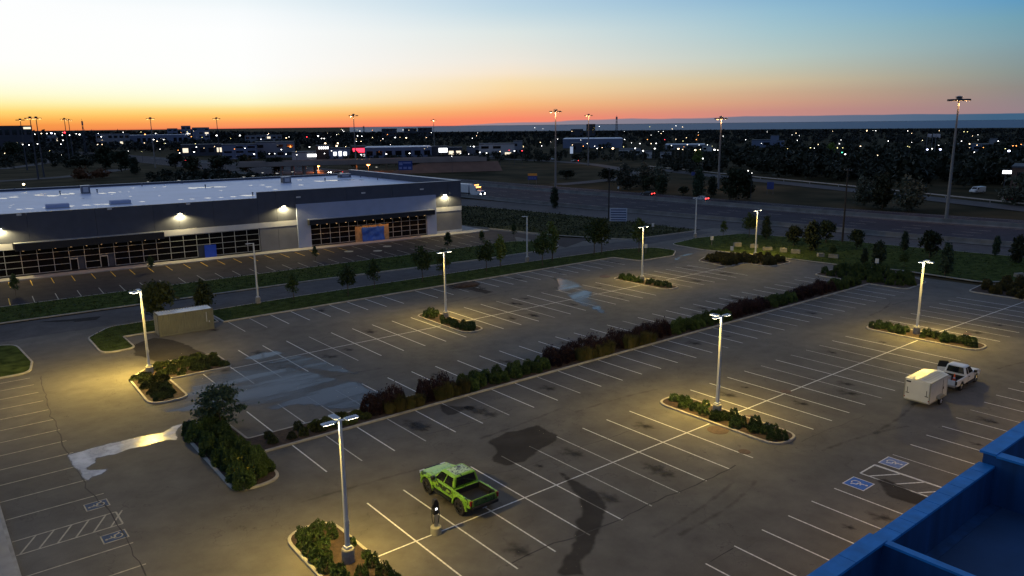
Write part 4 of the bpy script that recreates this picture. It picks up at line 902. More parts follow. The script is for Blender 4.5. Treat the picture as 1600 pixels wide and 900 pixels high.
# cars on the roads
E_TAIL = emitter('tail_lamp', (1, .03, .02), 9); E_HEAD = emitter('head_lamp', (1, .95, .85), 26); E_AMB = emitter('amber_lamp', (1, .32, .05), 14)
def car(label, loc, rotz, paint, head=False, tail=False, van=False, big=1.0, group=None, name='car'):
    t = thing(name, label, 'van' if van else 'car', loc, rotz, group); L2, h = (2.7, 1.0) if van else (2.3, .9); wr = .33
    if van: pr = [(-L2, .4), (-1.6-wr*1.15, .35)]+arch(-1.6, wr, wr*1.15, 6)+[(1.6-wr*1.15, .35)]+arch(1.6, wr, wr*1.15, 6)+[(L2, .4), (L2, .95), (1.9, 1.15), (1.2, 2.0), (-L2+.1, 2.1), (-L2, 1.9)]
    else: pr = [(-L2, .42), (-1.4-wr*1.15, .33)]+arch(-1.4, wr, wr*1.15, 6)+[(1.4-wr*1.15, .33)]+arch(1.4, wr, wr*1.15, 6)+[(L2, .4), (L2, .66), (L2-.25, .80), (1.0, .95), (-1.65, .98), (-L2+.05, .92)]
    MB().xz(pr, -h, h).build('body', paint, t, bevel=.07)
    if not van:
        A = [(-1.75, -h*.92, .97), (1.05, -h*.92, .95), (1.05, h*.92, .95), (-1.75, h*.92, .97)]; Bq = [(-1.05, -h*.70, 1.42), (.25, -h*.70, 1.44), (.25, h*.70, 1.44), (-1.05, h*.70, 1.42)]
        cb = MB().loft([A, Bq]).build('cabin', paint, t, bevel=.04)
        for (i, j, u0, u1) in ((1, 2, .06, .94), (3, 0, .06, .94), (0, 1, .1, .46), (0, 1, .52, .9), (2, 3, .1, .46), (2, 3, .54, .9)):
            MB().add(pane_on(A[i], A[j], Bq[j], Bq[i], u0, u1, .1, .9, .012), [(0, 1, 2, 3)]).build('window', M_GLASS, cb)
    else:
        MB().add(pane_on((1.9, -h, 1.15), (1.9, h, 1.15), (1.2, h, 2.0), (1.2, -h, 2.0), .08, .92, .1, .9, .012), [(0, 1, 2, 3)]).build('windscreen', M_GLASS, t)
        for s in (-1, 1): MB().box(.75, 1.35, s*(h+.006)-.004, s*(h+.006)+.004, 1.25, 1.8).build('side_window', M_GLASS, t)
    for s in (-1, 1):
        MB().box(L2-.08, L2+.01, s*h*.72-.17*big, s*h*.72+.17*big, .56, .56+.16*big).build('headlight', E_HEAD if head else M_PALE, t); MB().box(-L2-.01, -L2+.06, s*h*.74-.16*big, s*h*.74+.16*big, .62, .62+.17*big).build('tail_light', E_TAIL if tail else mat('tail_red', (.32, .012, .01)), t)
        for cx in ((-1.6, 1.6) if van else (-1.4, 1.4)): wheel(t, cx, s*(h-.1), wr, .2, M_CHROME, s)
    return t
P_DK = mat('car_dark', (.02, .022, .026), .3, .05, 2); P_SV = mat('car_silver', (.42, .43, .46), .3, .05, 2); P_RD = mat('car_red', (.33, .03, .025), .3, .05, 2); P_BE = mat('car_sand', (.5, .46, .38), .3, .05, 2)
gp = lambda x, y: (lambda g: (g.x, g.y, -.05))(G(x, y))
NB, SB = R(93), R(-87)
car('dark car with lit tail lights on the far carriageway, left of the pair', gp(1012, 305), NB, P_DK, tail=True, big=1.6)
car('silver car with lit tail lights on the far carriageway, right of the pair', gp(1095, 313), NB, P_SV, tail=True, big=1.7)
car('silver car on the overbridge road left of the red light', gp(862, 250), R(20), P_SV, big=1.3)
car('dark car with bright red tail lights waiting on the ramp', gp(898, 253), R(150), P_DK, tail=True, big=2.2)
for i, (x, y) in enumerate(((78, 241), (95, 243), (127, 245), (145, 249))): car('distant car with lit headlights far left, %s' % ['farthest from the camera', 'second farthest', 'second nearest', 'nearest of the four'][i], gp(x, y), R(-84), P_DK, head=True, big=2.2)
car('distant car with lit red tail lights heading away at far left', gp(66, 234), NB, P_DK, tail=True, big=2.6)
car('distant pale car with red tail lights on the far highway', gp(293, 252), R(40), P_SV, tail=True, head=True, big=2.2)
car('distant dark car with red tail lights behind the shop roof', gp(386, 254), R(35), P_DK, tail=True, big=2.2)
car('car with red tail lights beneath the orange-lit overpass', gp(530, 271), NB, P_RD, tail=True, big=1.8)
car('car with lit headlights beneath the orange-lit overpass', gp(512, 271), SB, P_BE, head=True, big=1.6)
car('white panel van parked by the trees at far right', gp(1527, 301), R(165), mat('van_white', (.7, .7, .68), .3, .04, 2), van=True, name='van')
pk = pickup('pickup_truck', 'red pickup truck parked at the far right edge below the lit sign', gp(1581, 314), R(150), P_RD, crew=True)
# semi truck on the highway
sm = thing('semi_truck', 'white semi truck with lit headlights and amber lamps passing the shop corner', 'truck', gp(749, 307), R(-84))
M_SEMI = mat('semi_white', (.66, .67, .70), .35, .06, 1)
cb = MB().xz([(-3.6, .9), (-3.6, 3.7), (-1.6, 3.9), (-.4, 3.2), (-.2, 2.2), (1.55, 1.95), (1.75, 1.5), (1.75, .55), (-3.6, .55)], -1.15, 1.15).build('cab', M_SEMI, sm, bevel=.08)
MB().add(pane_on((-.2, -1.15, 2.25), (-.2, 1.15, 2.25), (-.42, 1.15, 3.15), (-.42, -1.15, 3.15), .06, .94, .08, .92, .02), [(0, 1, 2, 3)]).build('windscreen', M_GLASS, cb)
MB().box(1.751, 1.80, -.6, .6, .8, 1.75).build('grille', M_BLACK, cb)
for s in (-1, 1):
    MB().box(1.72, 1.82, s*.92-.2, s*.92+.2, .95, 1.2).build('headlight', E_HEAD, sm); MB().box(-.25, -.05, s*1.3-.1, s*1.3+.1, 1.9, 2.6).build('mirror', M_BLACK, sm); MB().tube((-3.75, s*1.0, .8), (-3.75, s*1.0, 4.0), .08).build('exhaust_stack', M_CHROME, sm)
    for cx in (.75, -3.4, -4.6, -15.2, -16.4): wheel(sm, cx, s*1.05, .5, .3, M_CHROME, s)
for k in range(5): MB().box(-1.3, -1.15, -.8+k*.4-.06, -.8+k*.4+.06, 3.9, 4.02).build('marker_lamp', E_AMB, sm)
MB().box(-.38, -.20, -1.0, 1.0, 3.2, 3.32).build('amber_glow_visor', E_AMB, sm)  # visor given an amber glow of its own
MB().box(-17.6, -4.3, -1.28, 1.28, 1.15, 4.05).build('trailer_box', M_SEMI, sm, bevel=.05); MB().box(-17.4, -3.4, -.5, .5, .7, 1.149).build('chassis', M_BLACK, sm); MB().box(-17.65, -17.601, -1.2, 1.2, 1.2, 4.0).build('rear_doors', M_COPING, sm)

# ================================================================= SHIPPING CONTAINER, CHARGER, SIGNS
M_CONT = mat('container_beige', (.115, .122, .115), .6, .12, .7, .2); M_CTOP = mat('container_roof', (.56, .60, .66), .25, .15, 1)
A_, B__ = G(250, 527), G(335.5, 513.5); ca = math.atan2(B__.y-A_.y, B__.x-A_.x)
ct = thing('shipping_container', 'beige shipping container with ribbed roof standing on the grass island edge', 'container', (A_.x, A_.y, .02), ca); CL, CW, CH = (B__-A_).length, 2.44, 2.55
def corr(mb, L, amp, n, fn):
    prof = []
    for k in range(n):
        u = k/n; d = 1/n
        prof += [(u*L, 0), ((u+d*.3)*L, 0), ((u+d*.45)*L, amp), ((u+d*.85)*L, amp)]
    prof.append((L, 0))
    for (a, ya), (b, yb) in zip(prof[:-1], prof[1:]): mb.quad(*fn(a, ya, b, yb))
m1 = MB(); corr(m1, CL-.2, .05, 22, lambda a, ya, b, yb: ((.1+a, ya, .15), (.1+b, yb, .15), (.1+b, yb, CH-.1), (.1+a, ya, CH-.1))); m1.build('side_wall', M_CONT, ct)
m1 = MB(); corr(m1, CL-.2, .05, 22, lambda a, ya, b, yb: ((.1+a, CW-ya, .15), (.1+b, CW-yb, .15), (.1+b, CW-yb, CH-.1), (.1+a, CW-ya, CH-.1))); m1.build('side_wall', M_CONT, ct)
m1 = MB(); corr(m1, CL-.2, -.05, 20, lambda a, ya, b, yb: ((.1+a, .06, CH+ya-.01), (.1+b, .06, CH+yb-.01), (.1+b, CW-.06, CH+yb-.01), (.1+a, CW-.06, CH+ya-.01))); m1.build('ribbed_roof', M_CTOP, ct)
for x in (0, CL-.12):
    for y in (0, CW-.12): MB().box(x, x+.12, y-.012, y+.132, 0, CH+.02).build('corner_post', M_CONT, ct)
MB().box(.12, CL-.12, -.012, .06, 0, .149).box(.12, CL-.12, CW-.06, CW+.012, 0, .149).box(.12, CL-.12, -.012, .059, CH-.1, CH+.015).box(.12, CL-.12, CW-.059, CW+.012, CH-.1, CH+.015).build('rail', M_CONT, ct)
for y0_ in (.13, CW/2+.01):
    d = MB().box(-.03, .02, y0_, y0_+CW/2-.14, .16, CH-.08).build('container_door', M_CONT, ct)
    for q in (.3, .8): MB().tube((-.06, y0_+q, .1), (-.06, y0_+q, CH-.05), .022).build('lock_rod', M_COPING, d)
MB().box(CL-.02, CL+.03, .13, CW-.13, .16, CH-.08).build('end_wall', M_CONT, ct); MB().box(.1, CL-.1, .1, CW-.1, .02, .12).build('floor', M_BLACK, ct)
MB().box(CL-.85, CL-.78, -.03, -.002, 1.0, 2.2).build('side_latch', M_PALE, ct); MB().box(CL-.6, CL-.48, -.03, -.002, .9, 1.1).build('lock_box', M_PALE, ct)
# charging post
ch = thing('charging_post', 'black electric vehicle charging post on a round concrete footing with looped cables', 'charging post', (1.38, .02, 0))
MB().lathe([(.33, 0), (.33, .42), (.28, .46)], 18).build('footing', mat('footing_concrete', (.36, .34, .24), .9, .12, 3), ch)
MB().box(-.10, .10, -.07, .07, .461, 1.25).build('column', M_CHROME, ch); hd = MB().xz([(-.16, 1.251), (.16, 1.251), (.16, 2.0), (.10, 2.2), (-.10, 2.2), (-.16, 2.0)], -.11, .11).build('charger_head', M_BLACK, ch, bevel=.02)
MB().box(-.07, .07, -.118, -.111, 1.55, 1.68).build('screen', emitter('charger_screen', (.9, .95, 1), 2.5), hd)
for s in (-1, 1):
    pts = [(s*.16, 0, 1.9)]+[(s*(.16+.10*math.sin(k/10*math.pi)), -.03*s, 1.9-k/10*1.25) for k in range(1, 11)]+[(s*.12, -.02, .75), (s*.10, 0, 1.1)]
    MB().path(pts, .022).build('cable', M_BLACK, ch); MB().tube((s*.18, -.05, 1.75), (s*.18, -.05, 1.95), .045).build('plug_holster', M_BLACK, ch)
# mound of earth by the grass strip
def mound(px, py, r, h, seed):
    g = G(px, py); rr = random.Random(seed); rings = []
    for j in range(5):
        u = j/4; rings.append([(g.x+r*(1-u*.92)*(1+rr.gauss(0, .05))*1.5*math.cos(k*.3927), g.y+r*(1-u*.92)*(1+rr.gauss(0, .05))*math.sin(k*.3927), .012+h*u*(2-u)*(1+rr.gauss(0, .05))) for k in range(16)])
    o = MB().loft(rings).build('earth_mound', M_MULCH, smooth=True); tag(o, 'low mound of dark earth against the grass strip kerb', 'mound')
mound(728, 446, 1.5, .45, 1)
# signs
def sign_panel(name, label, px, py, w, h, zb, m, posts=2, face=None, extra=None):
    g = G(px, py); a = math.atan2(CAM.y-g.y, CAM.x-g.x)+math.pi/2+(face or 0); t = thing(name, label, 'sign', (g.x, g.y, 0), a)
    MB().box(-w/2, w/2, -.05, .05, zb, zb+h).build('board', m, t)
    xs = (-w*.42, w*.42) if posts == 2 else (0,)
    for x in xs: MB().box(x-.06, x+.06, .052, .16, -.1, zb+h).build('post', M_BARR, t)
    if extra: extra(t, w, h, zb)
    return t
def stripes(t, w, h, zb):
    for k in range(5): MB().box(-w*.45, w*.45, -.062, -.051, zb+h*(.06+k*.19), zb+h*(.15+k*.19)).build('print_stripe', mat('print_navy', (.03, .06, .16), .6, .1, 3), t)
sign_panel('real_estate_sign', 'large white roadside sign with dark blue stripes on two posts in the field', 966, 352, 4.1, 3.1, 1.0, mat('sign_white_blue', (.45, .5, .62), .6, .1, 2), extra=stripes)
def ornge(t, w, h, zb):
    MB().box(-w/2, w/2, -.058, -.051, zb+h*.62, zb+h).build('orange_field', mat('sign_orange', (.55, .26, .03), .6, .1, 3), t)
    for k in range(3): MB().box(-w*.38+k*w*.28, -w*.18+k*w*.28, -.062, -.052, zb+h*.18, zb+h*.38).build('logo_square', mat('sign_bluegrey', (.07, .12, .32), .6, .1, 3), t)
sign_panel('highway_sign', 'blue and orange highway sign standing beyond the far carriageway', 832, 287, 3.8, 2.6, 1.6, mat('sign_blue', (.02, .05, .22), .5, .1, 3), extra=ornge)
def symb(t, w, h, zb):
    c = mat('sign_bluegrey', (.07, .12, .32), .6, .1, 3)
    for k, (u0, u1, v0, v1) in enumerate(((.05, .3, .55, .85), (.35, .9, .72, .86), (.05, .25, .12, .36), (.35, .6, .12, .36), (.68, .92, .12, .36))): MB().box(-w/2+w*u0, -w/2+w*u1, -.06, -.051, zb+h*v0, zb+h*v1).build('pictogram', mat('sign_lilac', (.22, .25, .5), .6, .1, 3), t)
sign_panel('service_sign', 'dark blue services sign with pale pictograms behind the shop roof', 634, 272, 7, 4.6, 2.0, mat('sign_blue', (.02, .05, .22)), extra=symb)
sign_panel('blue_sign', 'small blue road sign beside the ramp, right of the tall mast', 1203, 303, 2.2, 2.4, 1.6, mat('sign_blue', (.02, .05, .22)))
sign_panel('blue_sign', 'tiny blue road sign on the ramp left of the tall mast', 1083, 280, 1.6, 1.5, 1.6, mat('sign_blue', (.02, .05, .22)), posts=1)
MW = mat('sign_white', (.6, .6, .58), .6, .08, 3)
for px, py, lab in ((1369, 422, 'small white sign on a post at the lot edge below the dark shrubs'), (1143, 401, 'small white sign on a post behind the clipped far island'), (1112, 384, 'small white sign on the lawn beside the access road'), (836, 391, 'small white sign on the grass strip corner'), (1009, 397, 'small white sign on the grass strip near its rounded end'), (1020, 362, 'small white sign in the rough field by the access road'), (966, 300, 'small white marker sign beyond the highway')):
    sign_panel('small_sign', lab, px, py, .55, .75, 1.15, MW, posts=1)
# ================================================================= PLANTS
def leaf_mat(name, c1, c2, vary=.35):
    m = bpy.data.materials.new(name); m.use_nodes = True; nt = m.node_tree; b = nt.nodes['Principled BSDF']; N = nt.nodes.new; L = nt.links.new
    tc = N('ShaderNodeTexCoord'); n = N('ShaderNodeTexNoise'); n.inputs['Scale'].default_value = 2.2; n.inputs['Detail'].default_value = 4; L(tc.outputs['Object'], n.inputs[0])
    r = N('ShaderNodeValToRGB'); L(n.outputs[0], r.inputs[0]); r.color_ramp.elements[0].position = .35; r.color_ramp.elements[1].position = .68
    r.color_ramp.elements[0].color = (*c1, 1); r.color_ramp.elements[1].color = (*c2, 1)
    oi = N('ShaderNodeObjectInfo'); mr = N('ShaderNodeMapRange'); L(oi.outputs['Random'], mr.inputs[0]); mr.inputs[3].default_value = 1-vary; mr.inputs[4].default_value = 1+vary
    mx = N('ShaderNodeMix'); mx.data_type = 'RGBA'; mx.blend_type = 'MULTIPLY'; mx.inputs[0].default_value = 1; L(r.outputs[0], mx.inputs[6]); L(mr.outputs[0], mx.inputs[7]); L(mx.outputs[2], b.inputs['Base Color'])
    b.inputs['Roughness'].default_value = .65; b.inputs['Specular IOR Level'].default_value = .25; MATS[name] = m; return m
LF_TREE = leaf_mat('leaf_street_tree', (.026, .048, .014), (.055, .085, .022)); LF_LITE = leaf_mat('leaf_yellow_green', (.07, .10, .02), (.12, .15, .03))
LF_SHRUB = leaf_mat('leaf_shrub', (.028, .054, .015), (.064, .104, .028)); LF_LOWS = leaf_mat('leaf_low_shrub', (.030, .045, .012), (.060, .078, .022), .5); LF_PURP = leaf_mat('leaf_purple', (.020, .010, .012), (.042, .018, .020)); LF_OLIVE = leaf_mat('leaf_ornamental_grass', (.042, .048, .014), (.085, .070, .026))
LF_DARK = leaf_mat('leaf_dark', (.012, .020, .009), (.030, .042, .016)); LF_CON = leaf_mat('leaf_conifer', (.016, .030, .018), (.034, .055, .030)); LF_PINE = leaf_mat('leaf_sapling', (.030, .058, .034), (.062, .10, .052)); LF_RUST = leaf_mat('leaf_rust', (.09, .035, .012), (.14, .06, .02)); LF_SILV = leaf_mat('leaf_silver', (.05, .062, .045), (.085, .10, .07))
def quads_mesh(name, C, S, seed, m, flat=.0, asp=1.6):
    """leaf-sized faces at centres C with sizes S"""
    r = np.random.RandomState(seed); n = len(C)
    a = r.normal(size=(n, 3)); a[:, 2] *= (1-flat); a /= np.linalg.norm(a, axis=1)[:, None]
    b = r.normal(size=(n, 3)); b -= (b*a).sum(1)[:, None]*a; b /= np.linalg.norm(b, axis=1)[:, None]
    a = a*(S*asp/2)[:, None]; b = b*(S/2)[:, None]; k = np.cross(a, b); k /= (np.linalg.norm(k, axis=1)[:, None]+1e-9); k *= (S*.18)[:, None]
    V = np.stack([C-a, C-b*.9+k, C+a, C+b*.9+k], 1).reshape(-1, 3)
    me = bpy.data.meshes.new(name); me.vertices.add(4*n); me.vertices.foreach_set('co', V.astype(np.float32).ravel())
    me.loops.add(4*n); me.loops.foreach_set('vertex_index', np.arange(4*n, dtype=np.int32)); me.polygons.add(n)
    me.polygons.foreach_set('loop_start', np.arange(0, 4*n, 4, dtype=np.int32)); me.polygons.foreach_set('loop_total', np.full(n, 4, np.int32)); me.update(calc_edges=True); me.validate()
    me.materials.append(m); return me
def crown(name, cz, rx, rz, nclump, nleaf, leaf, seed, m, shape='round', spread=.30):
    r = np.random.RandomState(seed); C = []; S = []
    for k in range(nclump):
        while True:
            p = r.uniform(-1, 1, 3)
            if .10 < (p**2).sum() < 1: break
        if shape == 'cone': t = (p[2]+1)/2; s = (1-t)*1.0+.06; p[:2] *= s
        if shape == 'egg': t = (p[2]+1)/2; s = (1.15-t*.75); p[:2] *= s
        if shape == 'tiers': p[2] = round(p[2]*2.5)/2.5+r.normal()*.04; p[:2] *= (1.15-.85*(p[2]+1)/2)
        c = np.array([p[0]*rx, p[1]*rx, cz+p[2]*rz]); q = r.normal(size=(nleaf, 3))*spread*np.array([rx, rx, rz*.6])*(.55+.7*r.rand())
        if shape == 'tiers': q[:, 2] *= .35
        C.append(c+q); S.append(leaf*(.6+.8*r.rand(nleaf)))
    return quads_mesh(name, np.concatenate(C), np.concatenate(S), seed+1, m)
def trunk_mesh(h, r0, seed, nb=6, top=.62, spread=.5):
    r = random.Random(seed); mb = MB(); pts = [Vector((0, 0, -.1))]
    for k in range(1, 5): pts.append(Vector((r.gauss(0, .03)*k, r.gauss(0, .03)*k, h*top*k/4)))
    for i in range(4): mb.tube(pts[i], pts[i+1], r0*(1-i*.16), r0*(1-(i+1)*.16), 7, False)
    for k in range(nb):
        t = .45+.55*k/nb; b = pts[0].lerp(pts[-1], t); a = k*2.4+r.random(); e = b+Vector((math.cos(a)*spread*h*.3, math.sin(a)*spread*h*.3, h*(.16+.14*r.random()))); mb.tube(b, e, r0*.38, r0*.12, 5, False)
    mb.tube(pts[-1], pts[-1]+Vector((0, 0, h*.28)), r0*.4, r0*.1, 5, False)
    me = mb.mesh('trunk'); me.materials.append(M_BARK); return me
TREEK = {}
def tree_kind(key, h, rx, base, leaf, m, shape='egg', nclump=34, nleaf=34, r0=.09, seed=1, spread=.24):
    rz = (h-base)/2; TREEK[key] = (crown('crown', base+rz, rx, rz, nclump, nleaf, leaf, seed, m, shape, spread), trunk_mesh(h, r0, seed), h)
tree_kind('street_a', 5, 1.35, 1.5, .26, LF_TREE, seed=1); tree_kind('street_b', 5, 1.5, 1.4, .26, LF_TREE, seed=2, shape='round'); tree_kind('street_c', 5, 1.1, 1.3, .25, LF_LITE, seed=3, nclump=26)
tree_kind('dark_a', 6, 2.2, .8, .42, LF_DARK, seed=4, shape='round', r0=.16, nclump=44, nleaf=40); tree_kind('dark_b', 6, 2.0, .6, .42, LF_DARK, seed=5, shape='egg', r0=.16, nclump=44, nleaf=40)
tree_kind('conifer', 5, 1.5, .3, .28, LF_CON, seed=6, shape='cone', r0=.12, nclump=50, nleaf=36); tree_kind('silver', 5, 2.2, .4, .34, LF_SILV, seed=7, shape='round', r0=.12, nclump=40, nleaf=36)
tree_kind('sapling', 3.5, 1.85, .7, .15, LF_PINE, seed=8, shape='tiers', r0=.06, nclump=60, nleaf=44, spread=.16); tree_kind('rust', 4, 2.4, .2, .4, LF_RUST, seed=9, shape='round', nclump=30, nleaf=30)
tree_kind('lit', 5, 1.6, .8, .36, leaf_mat('leaf_lamp_lit', (.10, .16, .02), (.16, .22, .03)), seed=10, shape='egg', nclump=24, nleaf=24)  # brighter leaf colour with the lamp light painted in
def tree(px, py, h, kind, label, group=None, name='tree', wide=1.0, z=0.0):
    g = G(px, py) if py is not None else Vector(px); c, t, h0 = TREEK[kind]; o = thing(name, label, 'tree', (g.x, g.y, z), rng.uniform(0, 6.3), group); s = h/h0; o.scale = (s*wide, s*wide, s)
    link('trunk', t, o); link('crown', c, o); return o
ST_ = [(459, 470, 3.7, 'street_a', 'leftmost and smallest round street tree on the grass strip'), (544, 463, 4.2, 'street_b', 'second street tree from the left on the grass strip'), (585, 452, 4.4, 'street_a', 'third street tree from the left on the grass strip'), (660, 441, 5.3, 'street_b', 'fourth street tree from the left, just left of the middle lamp pole'),
       (692, 437, 4.6, 'street_a', 'street tree directly behind the two-headed lamp pole of the small middle island'), (760, 425, 4.9, 'street_b', 'wide street tree, right of the middle lamp pole, left one of a close pair'), (782, 419, 5.2, 'street_c', 'slim lighter street tree, right one of the close pair right of the middle lamp pole'), (848, 416, 5.6, 'street_b', 'broad street tree standing right of the unlit lamp pole'), (863, 409, 6.6, 'street_c', 'yellow-green street tree beside the broad one, right of the unlit pole'), (928, 399, 6.4, 'street_b', 'street tree on the strip below the real estate sign, left of a pair'), (940, 397, 6.4, 'street_a', 'street tree on the strip below the real estate sign, right of a pair'), (998, 395, 6.2, 'street_a', 'street tree hidden partly by the far lit lamp pole')]
for q in ST_: tree(*q, group='street trees on the grass strip', name='street_tree', z=.12, wide=.86)
tree(252, 503, 5.2, 'dark_a', 'dark bushy tree behind the left end of the shipping container', wide=.8); tree(320, 489, 4.2, 'dark_b', 'dark tree behind the right end of the shipping container', wide=.8)
tree(347, 672, 3.9, 'sapling', 'young layered tree rising from the shrub bed by the spilled water', name='sapling', z=.12)
for px, py, h, lab in ((25, 462, 3.2, 'tiny dark tree in front of the shop at far left'), (237, 425, 2.6, 'tiny dark tree in the shop lot below the lit wall lamp'), (493, 407, 2.6, 'tiny dark tree in the shop lot left of the portal'), (700, 392, 3.6, 'young tree at the front edge of the shop lot behind the middle lamp pole'), (753, 382, 2.8, 'young tree on the shop lot corner island'), (803, 372, 3.0, 'thin young tree on the shop sidewalk corner')): tree(px, py, h, 'street_a', lab, name='young_tree', wide=.75)
EL = [(1130, 370, 3.6, 'street_a', 'small young tree at the mouth of the access road'), (1170, 372, 5.5, 'street_b', 'tree left of the far lit lamp pole at the lawn'), (1197, 374, 5.2, 'conifer', 'dark tree right of the far lit lamp pole at the lawn'), (1240, 385, 4.4, 'dark_a', 'rounded dark tree on the east lawn above the stones, left of two'), (1268, 393, 6.0, 'dark_b', 'large dark tree on the east lawn above the stones'), (1290, 380, 5.0, 'dark_a', 'dark tree behind the large one on the east lawn'), (1338, 390, 4.2, 'dark_a', 'round dark tree right of the utility pole on the lawn'), (1412, 393, 4.0, 'conifer', 'small pointed tree between two round ones on the lawn'), (1452, 404, 5.4, 'dark_a', 'round dark tree behind the far right lamp pole'), (1476, 432, 5.6, 'conifer', 'dark conifer right of the far right lamp pole'), (1556, 400, 3.8, 'conifer', 'small tree at the lawn near the right edge'), (1590, 412, 5.0, 'dark_b', 'dark tree on the lawn at the right edge'), (1372, 418, 4.6, 'dark_b', 'dark bushy tree behind the white sign post'), (1350, 414, 3.0, 'conifer', 'low conifer left of the white sign post'), (1300, 404, 2.6, 'street_b', 'low pale shrubby tree below the utility pole'), (1412, 420, 3.0, 'street_b', 'pale shrubby tree left of the far right lamp pole')]
for q in EL: tree(q[0], q[1], q[2]*.9, *q[3:], group='trees on the east lawn', name='lawn_tree', z=.1, wide=.82)
HB = [(866, 325, 6.0, 'dark_b', 'lone dark bush standing between highway and service road', .62), (950, 283, 5.5, 'dark_a', 'wide scrub bush inside the loop ramp', 1.6), (885, 279, 4.0, 'dark_a', 'low scrub inside the loop ramp, left', 2), (980, 295, 9, 'silver', 'grey-green tree clump beyond the highway, left part', 1), (1005, 292, 9, 'silver', 'grey-green tree clump beyond the highway, middle part', 1), (1030, 295, 8, 'silver', 'grey-green tree clump beyond the highway, right part', 1), (1012, 300, 6, 'dark_a', 'rounded dark tree in front of the grey-green clump', 1), (1032, 303, 6.5, 'dark_b', 'dark tree at the right end of the grey-green clump', 1), (1068, 304, 3.0, 'dark_a', 'small round bush on the far roadside grass', 1.2), (1092, 308, 9, 'conifer', 'pointed conifer beyond the highway, left of two', 1), (1112, 306, 6.5, 'conifer', 'shorter conifer beyond the highway, right of two', 1), (1150, 312, 10, 'dark_a', 'broad dark tree beyond the highway, left of a trio', .9), (1168, 310, 8, 'dark_b', 'tall dark tree beyond the highway, right of a trio', .7), (1140, 312, 6, 'dark_a', 'low dark tree beyond the highway below the trio', 1), (1350, 320, 8, 'silver', 'grey tree right of the utility pole beyond the highway, left', .8), (1378, 325, 9.5, 'dark_b', 'tall dark tree right of the utility pole beyond the highway', .8), (1420, 328, 9, 'silver', 'round grey-green bush beyond the highway left of the tall mast', 1), (1590, 320, 9, 'silver', 'grey-green tree at the right edge beyond the highway', 1),
      (22, 250, 15, 'dark_a', 'large round dark tree at far left by the ramp', 1.0), (165, 263, 14, 'dark_b', 'big dark tree behind the left part of the shop roof', 1.1), (190, 268, 12, 'dark_a', 'dark tree right of the big one behind the shop roof', 1.1), (212, 272, 9, 'conifer', 'pointed dark conifer behind the shop roof', 1.2), (125, 262, 6, 'dark_a', 'low rounded dark thicket behind the shop roof at left', 2.4), (135, 281, 6, 'rust', 'rust-coloured bush just behind the shop roof', 1.3), (160, 278, 5, 'rust', 'smaller rusty bush behind the shop roof, right one', 1.3), (60, 228, 7, 'dark_a', 'far dark tree beside the lit car park at left', 1.5), (112, 230, 8, 'dark_b', 'far dark tree beyond the distant highway at left', 1.6), (275, 262, 9, 'dark_a', 'dark tree behind the shop roof, middle left', 1.3), (300, 270, 9, 'dark_b', 'dark tree in the thicket behind the shop roof', 1.6), (345, 268, 9, 'dark_a', 'dark tree in the thicket right of the first', 1.7), (385, 268, 9, 'dark_b', 'dark tree in the thicket nearest the overpass', 1.6), (430, 272, 9, 'dark_a', 'dark tree in front of the overpass left end', 1.3), (555, 262, 8, 'dark_a', 'dark tree under the overpass right end', 1.2),
      (1090, 258, 9, 'lit', 'green tree lit by a white street lamp in the far right middle', 1), (1555, 275, 7, 'lit', 'yellow-green lit tree beside the lit white sign at right', 1), (1298, 247, 10, 'lit', 'green tree lit by coloured lamps in the dark wood', 1.1)]
for px, py, h, k, lab, wd in HB: tree(px, py, h, k, lab, group='trees beyond the highway', wide=wd, z=-.2)

# shrubs: dome of leaves on a few stems
def shrub_mesh(seed, m, rx=.6, h=.75, n=850, leaf=.078, spiky=0):
    r = np.random.RandomState(seed); p = r.normal(size=(n, 3)); p /= np.linalg.norm(p, axis=1)[:, None]; p[:, 2] = np.abs(p[:, 2])
    nb = 7; cen = r.uniform(-1, 1, (nb, 2))*.55; lump = np.zeros(n)
    for c in cen: lump = np.maximum(lump, np.exp(-((p[:, :2]-c)**2).sum(1)/.09))
    rad = (.70+.38*lump)*(.72+.33*r.rand(n)**.5)
    C = p*rad[:, None]*np.array([rx, rx, h]); 
    if spiky: C[:, 2] *= 1+spiky*r.rand(n)**3
    return quads_mesh('shrub', C, leaf*(.6+.9*r.rand(n)), seed, m, 0, 1.5)
def grass_mesh(seed, m, rx=.5, h=1.2, n=420):
    r = np.random.RandomState(seed); mb = MB(); V = []; Fc = []
    for k in range(n):
        a = r.rand()*6.283; q = rx*.75*math.sqrt(r.rand()); x, y = q*math.cos(a), q*math.sin(a); hh = h*(.65+.4*r.rand()); ln = .20*r.rand()
        dx, dy = math.cos(a)*ln, math.sin(a)*ln; w = .022; px, py = -math.sin(a)*w, math.cos(a)*w
        o = len(V); V += [(x-px, y-py, 0), (x+px, y+py, 0), (x+dx+px*1.3, y+dy+py*1.3, hh*.7), (x+dx-px*1.3, y+dy-py*1.3, hh*.7), (x+dx*1.6, y+dy*1.6, hh)]; Fc += [(o, o+1, o+2, o+3), (o+3, o+2, o+4)]
    me = bpy.data.meshes.new('grass_clump'); me.from_pydata(V, [], Fc); me.materials.append(m); return me
SH_G = [shrub_mesh(20+k, LF_SHRUB, .62, .72) for k in range(4)]; SH_B = [shrub_mesh(30+k, LF_SHRUB, .95, 1.15, 1700, .095) for k in range(3)]; SH_P = [shrub_mesh(40+k, LF_PURP, .95, 1.35, 1700, .09, .35) for k in range(3)]
SH_L = [shrub_mesh(50+k, LF_LOWS, .6, .36, 700, .075) for k in range(3)]; SH_O = [grass_mesh(60+k, LF_OLIVE, .75, 1.15) for k in range(3)]; SH_D = [shrub_mesh(70+k, LF_DARK, .7, .7, 500, .12) for k in range(2)]
